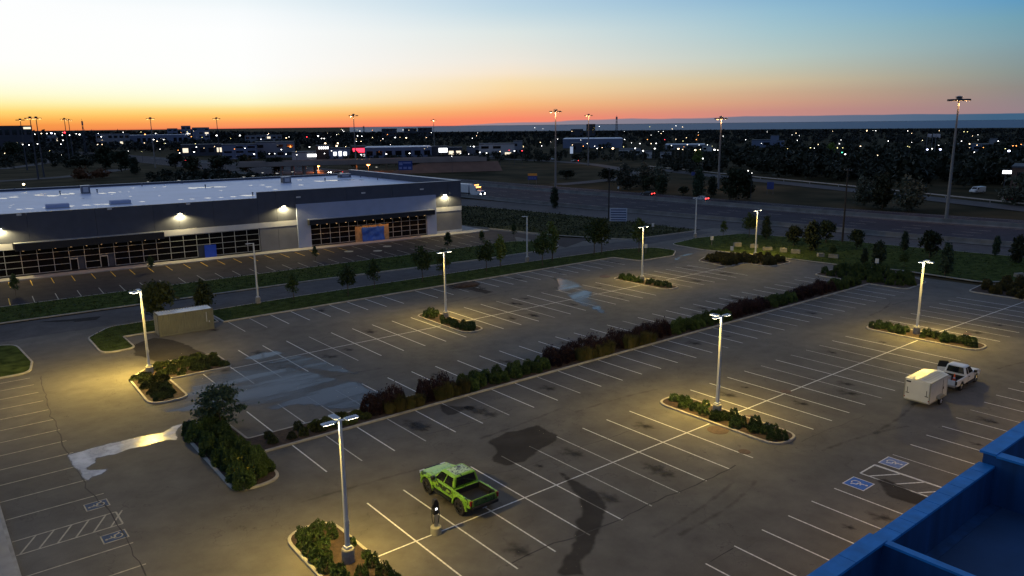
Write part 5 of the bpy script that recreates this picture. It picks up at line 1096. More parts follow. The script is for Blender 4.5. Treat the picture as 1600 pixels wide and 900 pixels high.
SH_Y = [shrub_mesh(80+k, LF_OLIVE, .75, .9, 600, .12) for k in range(3)]
def inside(p, poly):
    x, y = p; c = False
    for i in range(len(poly)):
        (x1, y1), (x2, y2) = poly[i-1], poly[i]
        if (y1 > y) != (y2 > y) and x < (x2-x1)*(y-y1)/(y2-y1)+x1: c = not c
    return c
def shrub(me, x, y, s, label, group, name='shrub', z=.12):
    o = link(name, rng.choice(me)); o.location = (x, y, z); o.rotation_euler = (0, 0, rng.uniform(0, 6.3)); o.scale = (s*rng.uniform(.9, 1.1), s*rng.uniform(.9, 1.1), s*rng.uniform(.85, 1.15)); return tag(o, label, 'shrub', group)
def plant_bed(poly, step, meshes, s, label, group, avoid=None, jitter=.25, edge=.35, keep=.92, seed=0, name='shrub', lim=None):
    core = inset(poly, edge); xs = [p[0] for p in core]; ys = [p[1] for p in core]; r = random.Random(seed); y = min(ys)
    row = 0
    while y <= max(ys):
        x = min(xs)+(step*.5 if row % 2 else 0)
        while x <= max(xs):
            q = (x+r.gauss(0, jitter*step), y+r.gauss(0, jitter*step))
            if inside(q, core) and r.random() < keep and not (avoid and math.hypot(q[0]-avoid[0], q[1]-avoid[1]) < avoid[2]) and (lim is None or lim(q)): shrub(meshes, q[0], q[1], s*r.uniform(.75, 1.2), label, group, name)
            x += step
        y += step*.9; row += 1
for q in ((-5.0, 4.5, 1.15), (-4.1, 4.8, 1.1), (-3.4, 4.3, .8), (-5.4, 3.6, 1.05), (-4.5, 3.7, 1.2), (-3.7, 3.4, .9), (-5.45, 2.6, 1.1), (-4.6, 2.7, 1.0), (-5.5, 1.6, 1.15), (-4.9, 1.5, .75), (-5.45, .5, 1.2), (-5.2, -.5, 1.1), (-3.25, 1.9, .8), (-3.15, .2, .7), (-3.3, -.7, 1.0), (-4.3, -1.3, 1.0), (-5.4, -1.6, 1.1), (-3.2, -1.9, 1.1), (-4.4, -2.6, 1.1), (-5.4, -3, 1.1), (-3.3, -3.2, 1.1)):
    shrub(SH_G, q[0], q[1], q[2]*.86, 'x', 'shrubs of the nearest lamp island')
plant_bed(IS_R, .82, SH_G, .92, 'low green shrub in the long island right of the charging row', 'shrubs of the right lamp island', (29.75, .8, 1.0), keep=.9, seed=2)
plant_bed(IS_R2, .88, SH_G, .95, 'low green shrub in the lamp island beyond the cargo trailer', 'shrubs of the far right lamp island', (67, 1.1, 1.0), seed=3)
plant_bed(IS_M, .85, SH_G, .92, 'low green shrub in the small middle island of the far lot', 'shrubs of the middle island', (30.9, 42.8, .6), seed=4)
plant_bed(IS_C, .88, SH_G, .95, 'low green shrub in the far lot island below the real estate sign', 'shrubs of the far lot island', (66.5, 41.8, .6), seed=5)
plant_bed(IS_L, .8, SH_L, 1.1, 'low spreading green shrub in the L-shaped lamp island', 'shrubs of the L-shaped island', (-3.9, 43.6, .7), seed=6, keep=.9)
plant_bed(IS_E, 1.2, SH_Y+SH_B[:1], 1.0, 'dense olive shrub in the clipped far end island', 'shrubs of the clipped far island', (99, 43.6, .4), seed=7, keep=1, edge=.3)
plant_bed(IS_F, 1.5, SH_Y+SH_B[:1], 1.1, 'dense olive shrub in the island at the right edge', 'shrubs of the right edge island', None, seed=8, keep=1, lim=lambda q: q[1] > -6)
# big shrub bed at the near end of the hedge
for k in range(26):
    r = random.Random(100+k); x = -4.5+r.uniform(-1.2, 1.2); y = 13.7+12.6*k/26+r.gauss(0, .2); shrub(SH_B, x, y, r.uniform(.8, 1.15), 'rounded mid green shrub in the bed at the near end of the hedge', 'shrubs at the near end of the hedge', 'shrub')
fl = mat('yellow_petals', (.75, .55, .03), .6, .1, 5)
for k in range(14):
    r = random.Random(200+k); x, y = -4.6+r.uniform(-1.1, 1.2), 13.8+r.uniform(0, 3.2); mb = MB()
    for q in range(5): a = q*1.257; mb.add([(0, 0, 0), (.07*math.cos(a-.4), .07*math.sin(a-.4), .02), (.11*math.cos(a), .11*math.sin(a), .03), (.07*math.cos(a+.4), .07*math.sin(a+.4), .02)], [(0, 1, 2, 3)])
    o = mb.tube((0, 0, -.35), (0, 0, 0), .01, n=4).build('flower', fl, None, (x, y, .98)); tag(o, 'small yellow flower among the shrubs at the near end of the hedge', 'flower', 'yellow flowers in the shrub bed')
# the long hedge: green shrubs, purple shrubs and blocks of ornamental grass
def hedge_run(x0, x1, kind):
    n = max(1, round((x1-x0)/1.25)); lab = {'G': 'green leafy shrub in the long hedge between the two lots', 'P': 'tall dark purple shrub in the long hedge between the two lots', 'L': 'low dark green shrub near the start of the long hedge', 'D': 'dark low shrub in the bare start of the long hedge'}[kind]; ms = {'G': SH_B, 'P': SH_P, 'L': SH_L, 'D': SH_D}[kind]
    for k in range(n):
        for yy in (19.1, 20.2):
            if kind == 'D' and rng.random() < .5: continue
            shrub(ms, x0+(x1-x0)*(k+.5)/n+rng.gauss(0, .15), yy+rng.gauss(0, .12)+(.25 if kind == 'P' else 0), {'G': .92, 'P': .95, 'L': 1.4, 'D': .8}[kind]*rng.uniform(.85, 1.12), lab, {'G': 'green hedge shrubs', 'P': 'purple hedge shrubs', 'L': 'low hedge shrubs', 'D': 'dark low hedge shrubs'}[kind], {'G': 'hedge_shrub', 'P': 'purple_shrub', 'L': 'low_shrub', 'D': 'low_shrub'}[kind])
def grass_run(x0, x1):
    n = max(1, round((x1-x0)/.85))
    for k in range(n): shrub(SH_O, x0+(x1-x0)*(k+.5)/n, 18.75+rng.gauss(0, .08), rng.uniform(.9, 1.12), 'upright olive ornamental grass clump at the front of the long hedge', 'ornamental grass clumps of the hedge', 'grass_clump')
for a, b, k in ((-1.5, 2.2, 'D'), (2.2, 7.2, 'L'), (7.2, 11.3, 'P'), (12.6, 16.2, 'P'), (17.0, 27.5, 'G'), (27.5, 36.5, 'P'), (37.2, 46, 'P'), (46, 57, 'G'), (57, 66, 'P'), (66, 72, 'G'), (72, 82, 'P'), (82, 89.5, 'G')): hedge_run(a, b, k)
for a, b in ((8.6, 12.3), (13.6, 17.2), (31, 36.0), (38.0, 42.6)): grass_run(a, b)
plant_bed(IS_B, 1.45, SH_B, .85, 'mid green shrub in the broad far end of the long hedge', 'shrubs at the far end of the hedge', None, seed=9, lim=lambda q: q[0] > 91)
# the most distant beds read as one mass of leaves each
def as_stuff(group, name, label):
    V = []; Fc = []; m = None
    for o in [o for o in bpy.data.objects if o.get('group') == group]:
        M4 = Matrix.LocRotScale(o.location, o.rotation_euler, o.scale); off = len(V); m = o.data.materials[0]
        V += [tuple(M4 @ v.co) for v in o.data.vertices]; Fc += [tuple(i+off for i in p.vertices) for p in o.data.polygons]; bpy.data.objects.remove(o)
    me = bpy.data.meshes.new(name); me.from_pydata(V, [], Fc); me.materials.append(m); o = link(name, me, kind='stuff'); o['label'] = label
as_stuff('shrubs at the far end of the hedge', 'far_bed_shrubs', 'dense mass of shrubs in the broad far end of the hedge')
as_stuff('shrubs of the right edge island', 'far_bed_shrubs', 'dense mass of shrubs in the island at the right edge')
as_stuff('shrubs of the clipped far island', 'far_bed_shrubs', 'clipped olive mass of shrubs round the far end lamp pole')
# boulders on the east lawn
M_STONE = mat('landscape_stone', (.24, .23, .20), .9, .2, 1.5, .5)
for px, py in ((1152, 386), (1178, 388), (1224, 395), (1243, 397), (1282, 402), (1302, 404), (1199, 392), (1592, 434)):
    g = G(px, py); r = random.Random(px); w, d, h = r.uniform(1.1, 1.7), .7, r.uniform(.6, .85); 
    bm = bmesh.new(); bmesh.ops.create_cube(bm, size=1); bmesh.ops.subdivide_edges(bm, edges=bm.edges[:], cuts=2, use_grid_fill=True)
    for v in bm.verts: v.co = Vector((v.co.x*w*(1+r.gauss(0, .04)), v.co.y*d*(1+r.gauss(0, .05)), (v.co.z+.5)*h*(1+r.gauss(0, .05))))
    me = bpy.data.meshes.new('boulder'); bm.to_mesh(me); bm.free(); me.materials.append(M_STONE); o = link('boulder', me, None, (g.x, g.y, .1), r.uniform(-.4, .4)-.9); tag(o, 'squared pale landscape stone set in the dark bed of the east lawn', 'stone', 'landscape stones of the east lawn')
# rough grass tufts in the field
def tufts(name, poly, n, h, m, seed, z=.13):
    r = np.random.RandomState(seed); xs = [p[0] for p in poly]; ys = [p[1] for p in poly]; C = []
    while len(C) < n:
        q = (r.uniform(min(xs), max(xs)), r.uniform(min(ys), max(ys)))
        if inside(q, poly): C.append((q[0], q[1], z+abs(r.normal())*h*.45))
    C = np.array(C); o = link(name, quads_mesh(name, C, h*(.4+1.0*r.rand(n)), seed, m, .3, 1.2), kind='stuff'); o['label'] = 'rough uncut grass growing over the %s' % ('field beside the highway' if 'field' in name else 'lawns'); return o
tufts('field_grass', field, 11000, .34, leaf_mat('field_tuft', (.016, .025, .009), (.034, .040, .014), 0), 5)
tufts('lawn_grass', east_lawn, 9000, .2, leaf_mat('lawn_tuft', (.022, .038, .009), (.045, .066, .016), 0), 6)
for i, pl in enumerate((gs, shop_lawn, IS_G)): tufts('lawn_grass', pl, (9000, 9000, 2500)[i], .11 if i != 1 else .2, MATS['lawn_tuft'], 7+i)
# ================================================================= THE TOWN BEYOND THE HIGHWAY
def ray(px, py): d = fw+(px-800)/FPX*rt-(py-450)/FPX*up; return d
def hdist(g): return math.hypot(g.x-CAM.x, g.y-CAM.y)
def z_at(px, py, dist): d = ray(px, py); return CAM.z+d.z/math.hypot(d.x, d.y)*dist
def at_dist(px, dist): v = dirv(px); return Vector((CAM.x+v.x*dist, CAM.y+v.y*dist, -.2))
W_GREY = mat('far_wall_grey', (.20, .21, .24), .8, .12, .05); W_BLUE = mat('far_wall_bluegrey', (.14, .17, .25), .8, .12, .05); W_WHITE = mat('far_wall_white', (.42, .42, .42), .8, .1, .05); W_BROWN = mat('far_wall_brown', (.10, .06, .045), .8, .15, .05); W_DARK = mat('far_wall_dark', (.05, .055, .07), .8, .15, .05); R_PALE = mat('far_roof_pale', (.58, .60, .66), .5, .1, .05)
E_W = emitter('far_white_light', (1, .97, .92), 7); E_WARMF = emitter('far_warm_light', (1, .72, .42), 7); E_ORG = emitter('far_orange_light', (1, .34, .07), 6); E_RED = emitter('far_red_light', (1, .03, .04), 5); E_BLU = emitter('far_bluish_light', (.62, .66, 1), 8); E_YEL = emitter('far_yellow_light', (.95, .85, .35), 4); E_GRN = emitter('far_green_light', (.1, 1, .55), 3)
E_WIN = emitter('far_lit_window', (1, .85, .6), 1.2); E_SIGNW = emitter('far_sign_white', (.96, .98, 1), 3.2); E_SIGNR = emitter('far_sign_red', (1, .02, .05), 3)
def far_building(x0, x1, yt, yb, label, wall, depth=20, roofm=None, rows=1, lit=.12, turn=0.0, dist=None, sign=None, name='far_building', cap=.5, dash=True):
    xm = (x0+x1)/2; g = G(xm, yb) if dist is None else at_dist(xm, dist); d = hdist(g); w = (x1-x0)*d/FPX*1.03; h = max(2.5, z_at(xm, yt, d)); a = math.atan2(dirv(xm).y, dirv(xm).x)-math.pi/2+turn
    t = thing(name, label, 'building', (g.x, g.y, -.2), a); r = random.Random(int(x0*7+yt))
    MB().box(-w/2, w/2, 0, depth, 0, h).build('wall', wall, t)
    MB().box(-w/2-.15, w/2+.15, -.15, depth+.15, h+.002, h+cap).build('roof', roofm or W_DARK, t)
    n = max(2, min(14, int(w/7)))
    if dash:
        for j in range(rows):
            for i in range(n):
                if r.random() < .18: continue
                bw = w/n; z0 = h*(j+.32)/rows; z1 = h*(j+.72)/rows
                q = MB().box(-w/2+bw*(i+.18), -w/2+bw*(i+.82), -.06, -.002, z0, z1).build('window', E_WIN if r.random() < lit else M_GLASS, t)
    if sign:
        for (u0, u1, v0, v1, m, nm) in sign: MB().box(-w/2+w*u0, -w/2+w*u1, -.35, -.08, h*v0, h*v1).build(nm, m, t)
    return t
FB = far_building
FB(-60, 33, 197, 238, 'long dark building at the far left edge with a lit fascia', W_DARK, 40, rows=2, sign=[(.9, .985, .88, .96, E_WIN, 'lit_fascia')])
FB(33, 78, 212, 224, 'low building with bright pale roof edge behind the lit car park, left half', W_GREY, 60, R_PALE, turn=.05); FB(79, 150, 212, 224, 'low building with bright pale roof edge behind the lit car park, right half', W_GREY, 60, R_PALE)
FB(158, 198, 209, 228, 'grey box building left of the white-roofed warehouse', W_GREY, 30, rows=2); FB(201, 284, 211, 226, 'white-roofed warehouse with two wall lights at far left', W_BLUE, 60, R_PALE, lit=0)
for x0, x1, y, l in ((288, 301, 200.5, 'short far apartment block, left of the three'), (309, 321, 196.5, 'tallest far apartment block beside the bright white light'), (326, 348, 199, 'wide far apartment block, right of the three')): FB(x0, x1, y, 0, l, W_BLUE, 25, dist=1450, rows=4, lit=.03, name='apartment_block')
for x0, x1, y, l in ((608, 630, 201, 'far apartment block on the horizon, first of the central three'), (641, 660, 200.5, 'far apartment block on the horizon, second of the central three'), (662, 683, 199.5, 'far apartment block on the horizon, third of the central three')): FB(x0, x1, y, 0, l, W_DARK, 25, dist=1500, rows=3, lit=0, name='apartment_block')
FB(914, 927, 194, 0, 'dark square tower block standing above the horizon trees', W_DARK, 24, dist=1300, rows=6, lit=0, name='tower_block'); FB(891, 909, 202, 0, 'low dark block left of the square tower', W_DARK, 20, dist=1350, rows=2, lit=0, name='apartment_block')
FB(352, 399, 226, 248, 'blue striped building with red lamps on its roof', W_BLUE, 25, rows=3, lit=.05); FB(404, 458, 222, 246, 'flat grey building left of the signed shops', W_GREY, 30, rows=2, lit=.06); FB(290, 345, 226, 243, 'low dark shop row in front of the far apartment blocks', W_DARK, 25, rows=1, lit=.25); FB(405, 455, 211, 222, 'long low pale building in the upper left middle', W_GREY, 30, rows=2, lit=.08, dist=1150)
FB(459, 496, 238, 250, 'white shop with a lit white wall sign', W_WHITE, 25, lit=0, dash=False, sign=[(.58, .97, .45, .78, E_SIGNW, 'lit_sign')])
FB(496, 516, 228, 250, 'brown block with white lit lettering along its top', W_BROWN, 20, lit=0, dash=False, sign=[(.18+k*.15, .28+k*.15, .80, .97, E_SIGNW, 'lit_letter') for k in range(5)])
FB(516, 546, 232, 250, 'shop with three round lit discs on its wall', W_BLUE, 20, lit=0, dash=False, sign=[(.22, .36, .40, .72, E_SIGNW, 'lit_disc'), (.47, .60, .38, .78, E_SIGNW, 'lit_disc'), (.70, .84, .40, .72, E_SIGNW, 'lit_disc')])
FB(550, 572, 229, 247, 'shop with a glowing red sign above white lettering', W_DARK, 20, lit=0, dash=False, sign=[(.12, .88, .52, .88, E_SIGNR, 'red_sign')]+[(.02+k*.25, .2+k*.25, .16-.0*k, .36, E_SIGNW, 'lit_letter') for k in range(4)])
FB(574, 672, 230, 248, 'long blue-grey warehouse in the centre of the town', W_BLUE, 40, R_PALE, lit=0, cap=.3); FB(676, 700, 229, 246, 'small block carrying a large lit white billboard', W_DARK, 12, lit=0, dash=False, sign=[(.42, .95, .50, .88, E_SIGNW, 'billboard')]); FB(700, 722, 231, 246, 'dark blue shed right of the billboard', W_DARK, 20)
FB(730, 752, 230, 244, 'small pale shop left of the white low building', W_GREY, 15, lit=.3); FB(750, 803, 225, 245, 'low white building with lit shopfront lamps', W_WHITE, 25, rows=2, lit=.2); FB(803, 816, 221, 241, 'pale stepped block at the traffic light', W_GREY, 18, rows=2)
FB(882, 970, 217, 231, 'large pale blue-grey warehouse above the loop ramp', W_BLUE, 60, R_PALE, lit=0, dash=False); FB(893, 909, 224, 238, 'dark block in front of the big warehouse', W_DARK, 20, lit=0)
FB(968, 1000, 233, 242, 'low lit hall left of the small pale sheds', W_WHITE, 16, lit=0); FB(1002, 1018, 237, 247, 'small pale shed below the lot lamps, left', W_WHITE, 12, lit=0); FB(1032, 1048, 239, 247, 'small pale shed below the lot lamps, right', W_WHITE, 12, lit=0); FB(1042, 1098, 226, 234, 'long low roof behind the orange lot lamps', W_GREY, 25, R_PALE, lit=.1); FB(1098, 1112, 228, 236, 'pale gable building beside the orange lot lamps', W_WHITE, 15, lit=0)
FB(1204, 1215, 212, 232, 'pale stepped concrete tower at the right', W_BLUE, 14, lit=0, dash=False, name='concrete_tower'); FB(1214, 1224, 220, 233, 'lower shoulder of pale blocks beside the concrete tower', W_BLUE, 12, lit=0, rows=2); FB(1176, 1203, 219, 230, 'low pale roof left of the concrete tower', W_BLUE, 20, lit=0)
FB(1490, 1545, 226, 236, 'low blue-roofed sheds at the right', W_BLUE, 25, lit=.05); FB(1546, 1554, 217, 236, 'pale silo-like block at the right', W_GREY, 10, lit=0, dash=False, name='concrete_tower'); FB(1556, 1590, 228, 236, 'low hall right of the pale silo block', W_DARK, 20, lit=.1)
FB(1592, 1660, 262, 312, 'brown building at the right edge beyond the ramp', W_BROWN, 20, rows=2, lit=0)
# lit white sign at right
g = G(1579, 300); d_ = hdist(g); t = thing('lit_sign', 'long lit white sign panel at the right edge above the red pickup', 'sign', (g.x, g.y, 0), math.atan2(dirv(1579).y, dirv(1579).x)-math.pi/2); zt = z_at(1579, 266.5, d_); zb_ = z_at(1579, 271.5, d_); ww = 23*d_/FPX
MB().box(-ww/2-.2, ww/2+.2, 0, .4, zb_-.4, zt+.4).build('frame', W_DARK, t); MB().box(-ww/2, ww/2, -.05, -.002, zb_, zt).build('panel', E_SIGNW, t)
for s in (-1, 1): MB().tube((s*ww*.35, .2, -.2), (s*ww*.35, .2, zb_-.4), .15).build('post', W_DARK, t)
# pylon sign and traffic lights
g = G(893, 246); d_ = hdist(g); t = thing('pylon_sign', 'pale upright pylon sign above the loop ramp', 'sign', (g.x, g.y, 0), math.atan2(dirv(893).y, dirv(893).x)-math.pi/2); MB().box(-1.1, 1.1, 0, .5, z_at(893, 240, d_), z_at(893, 229, d_)).build('panel', emitter('pylon_panel', (.45, .55, .75), .5), t); MB().tube((0, .25, -.2), (0, .25, z_at(893, 240, d_)), .3).build('post', W_DARK, t)

# orange-lit overpass
P1 = G(372, 262, 4.6); P2 = G(760, 252, 4.6); L_ = (P2-P1).length; an = math.atan2(P2.y-P1.y, P2.x-P1.x)
ov = thing('overpass', 'concrete road overpass glowing orange behind the shop roof', 'bridge', (P1.x, P1.y, 0), an); M_OV = mat('overpass_concrete', (.26, .22, .19), .9, .2, .1)
MB().box(0, L_, 0, 16, 4.6, 5.6).build('deck', M_OV, ov); MB().box(0, L_, -.4, -.001, 4.8, 7.0).build('parapet', M_OV, ov); MB().box(0, L_, 16.001, 16.4, 4.8, 7.0).build('parapet', M_OV, ov)
for k in range(4):
    for y in (2, 8, 14): MB().tube((L_*(.16+.045*k), y, -.2), (L_*(.16+.045*k), y, 4.59), .7, n=10).build('pier', M_OV, ov)
MB().add([(L_*.62, -.3, -.2), (L_*1.05, -.3, -.2), (L_*1.05, -.3, 4.6), (L_*.72, -.3, 4.6), (L_*.55, -9, -.2), (L_*1.05, -9, -.2)], [(0, 1, 2, 3), (4, 5, 1, 0), (4, 0, 3), (4, 3, 2, 5), (5, 2, 1)]).build('abutment', mat('abutment_earth', (.16, .09, .06), .9, .2, .2), ov)
for i, (px, py) in enumerate(((509, 260), (585, 258))):
    d_ = hdist(G(px, 266))-16 if i == 0 else hdist(G(px, 266))-14; b = at_dist(px, d_); z = z_at(px, py, d_); t = thing('sodium_lamp', ['orange sodium lamp at the overpass, left one', 'orange sodium lamp at the overpass, right one'][i], 'lamp', (b.x, b.y, -.2)); MB().tube((0, 0, 0), (0, 0, z), .1).build('pole', W_DARK, t); MB().lathe([(.2, z), (.95, z+.3), (.95, z+.9), (.2, z+1.2)], 10).build('lamp_globe', E_ORG, t); light('sodium_light', 'POINT', (0, 0, z-.6), 9000, (1, .25, .05), t, .5)

# high masts along the highway
M_MAST = mat('mast_steel', (.20, .195, .19), .55, .1, 1, metal=.3); E_MAST = emitter('mast_lamp', (1, .50, .16), 3.5)
def mast(b, h, label, on=.5, glow=False, seed=0, M_MAST=M_MAST):
    t = thing('high_mast_light', label, 'mast light', (b.x, b.y, -.2), seed*.7, 'high mast lights of the highway'); r = random.Random(seed)
    MB().tube((0, 0, 0), (0, 0, h), .42, .17, 10).build('mast', M_MAST, t); MB().lathe([(.9, h-.5), (1.0, h-.35), (1.0, h-.2), (.5, h+.1), (.9, h+.35), (.2, h+.6)], 12).build('lowering_ring', M_MAST, t)
    for k in range(8):
        a = k*math.pi/4; c, s = math.cos(a), math.sin(a); hd = MB().box(1.2, 2.4, -.45, .45, 0, .42).build('lamp_head', W_DARK, t, (0, 0, h-.55), a); MB().box(.9, 1.21, -.07, .07, .1, .2).build('arm', M_MAST, hd)
        if r.random() < on: MB().lathe([(.1, -.28), (.36, -.18), (.40, -.002)], 8, 1.8, 0).build('lamp_bowl', E_MAST, hd)
    if glow: light('mast_light', 'SPOT', (0, 0, h-.9), 2600, (1, .52, .2), t, .8, R(140), .4, (0, 0, -1)); [light('mast_top_fill', 'POINT', (math.cos(q)*1.5, math.sin(q)*1.5, h-1.1), 1100, (1, .5, .2), t, .3) for q in (3.4, 4.6)]  # the paired points are extra, added to light the mast top orange
for i, (bx_, by_, ty, lab, gl) in enumerate(((868, 293, 172, 'high mast light beyond the highway, left of the central pair', True), (919, 258, 179, 'high mast light by the loop ramp, right of the central pair', True), (1122, 294, 183, 'high mast light beyond the highway, right of centre', True), (1478, 345, 153, 'tall high mast light at the right standing in the highway median', True), (243, 262, 184, 'high mast light far left, above the white-roofed warehouse', False), (557, 270, 179, 'high mast light behind the overpass in the middle left', True), (679, 240, 187, 'high mast light above the lit billboard', True))):
    b = G(bx_, by_); mast(b, z_at(bx_, ty, hdist(b)), lab, .0 if bx_ == 1478 else .3, gl, i)
for i, (px, py, lab) in enumerate(((69, 186, 'small high mast light at far left, first from the left'), (84, 183, 'high mast light at far left, left one of a crossing pair'), (93, 183, 'high mast light at far left, right one of a crossing pair'), (135, 185, 'high mast light at far left, left one of the second pair'), (141, 186.5, 'slightly lower high mast light of the second pair at far left'), (362, 184, 'high mast light standing right of the far apartment blocks'))):
    dd = (560, 450, 470, 600, 640, 560)[i]; b = at_dist(px, dd); mast(b, z_at(px, py, dd), lab, .5, False, 20+i, W_DARK)
# lattice towers, flagpoles, utility poles
def lattice(px, ytop, dd, w, label):
    b = at_dist(px, dd); h = z_at(px, ytop, dd); t = thing('radio_tower', label, 'tower', (b.x, b.y, -.2)); mb = MB(); n = 8
    for s, q in ((-1, -1), (1, -1), (1, 1), (-1, 1)): mb.tube((s*w, q*w, 0), (s*w*.35, q*w*.35, h), .22, .16, 5)
    for k in range(n):
        u, v = k/n, (k+1)/n; wu, wv = w*(1-.65*u), w*(1-.65*v)
        for s in (-1, 1): mb.tube((-wu*s, -wu, h*u), (wv*s, -wv, h*v), .13, n=4); mb.tube((-wu*s, wu, h*u), (wv*s, wv, h*v), .13, n=4)
    mb.build('lattice', W_DARK, t); m2 = MB()
    for k in range(5): a = k*1.2566; m2.box(math.cos(a)*w*.6-.25, math.cos(a)*w*.6+.25, math.sin(a)*w*.6-.25, math.sin(a)*w*.6+.25, h-3.2, h+.8)
    m2.build('antenna_panels', W_GREY, t); MB().tube((0, 0, h), (0, 0, h+3), .12, n=5).build('spike', W_DARK, t)
lattice(959, 183, 1100, 1.6, 'lattice radio tower on the horizon right of the square tower'); lattice(9, 186, 900, 1.6, 'lattice radio tower on the horizon at the far left'); lattice(161, 190, 900, .9, 'thin radio tower on the horizon left of the warehouse'); lattice(581, 197.5, 1700, 2.4, 'small pylon on the horizon right of the middle left mast')
for i, px in enumerate((1425, 1433, 1438)):
    dd = 520; b = at_dist(px, dd); h = z_at(px, 208, dd); t = thing('flagpole', ['leftmost of three tall flagpoles with pale flags', 'middle one of three tall flagpoles with pale flags', 'rightmost of three tall flagpoles with pale flags'][i], 'flagpole', (b.x, b.y, -.2), -.7); MB().tube((0, 0, 0), (0, 0, h), .14, .08, 6).build('pole', W_GREY, t)
    mb = MB(); pr = None
    for k in range(7): c = ((.1+k*.4, .18*math.sin(k*1.3+i), h-.1-k*.06), (.1+k*.4, .18*math.sin(k*1.3+i+.3), h-1.9-k*.12)); pr and mb.quad(pr[0], pr[1], c[1], c[0]); pr = c
    o = mb.build('flag', mat('flag_cloth', (.55, .5, .5), .8, .3, .8), t); sm_ = o.modifiers.new('t', 'SOLIDIFY'); sm_.thickness = .03
M_WOOD = mat('utility_pole_wood', (.03, .024, .02), .9, .3, 2)
for px, py, yt, lab in ((951, 341, 262, 'dark wooden utility pole beside the real estate sign'), (1316, 379, 262, 'dark wooden utility pole on the east lawn beside the service road')):
    b = G(px, py); h = z_at(px, yt, hdist(b)); t = thing('utility_pole', lab, 'utility pole', (b.x, b.y, -.1), 1.2); MB().tube((0, 0, 0), (0, 0, h), .20, .13, 9).build('pole', M_WOOD, t); MB().box(-1.1, 1.1, -.06, .06, h-.5, h-.36).build('crossarm', M_WOOD, t)
    for k in (-1, -.35, .35, 1): MB().tube((k, 0, h-.36), (k, 0, h-.14), .05).build('insulator', W_GREY, t)
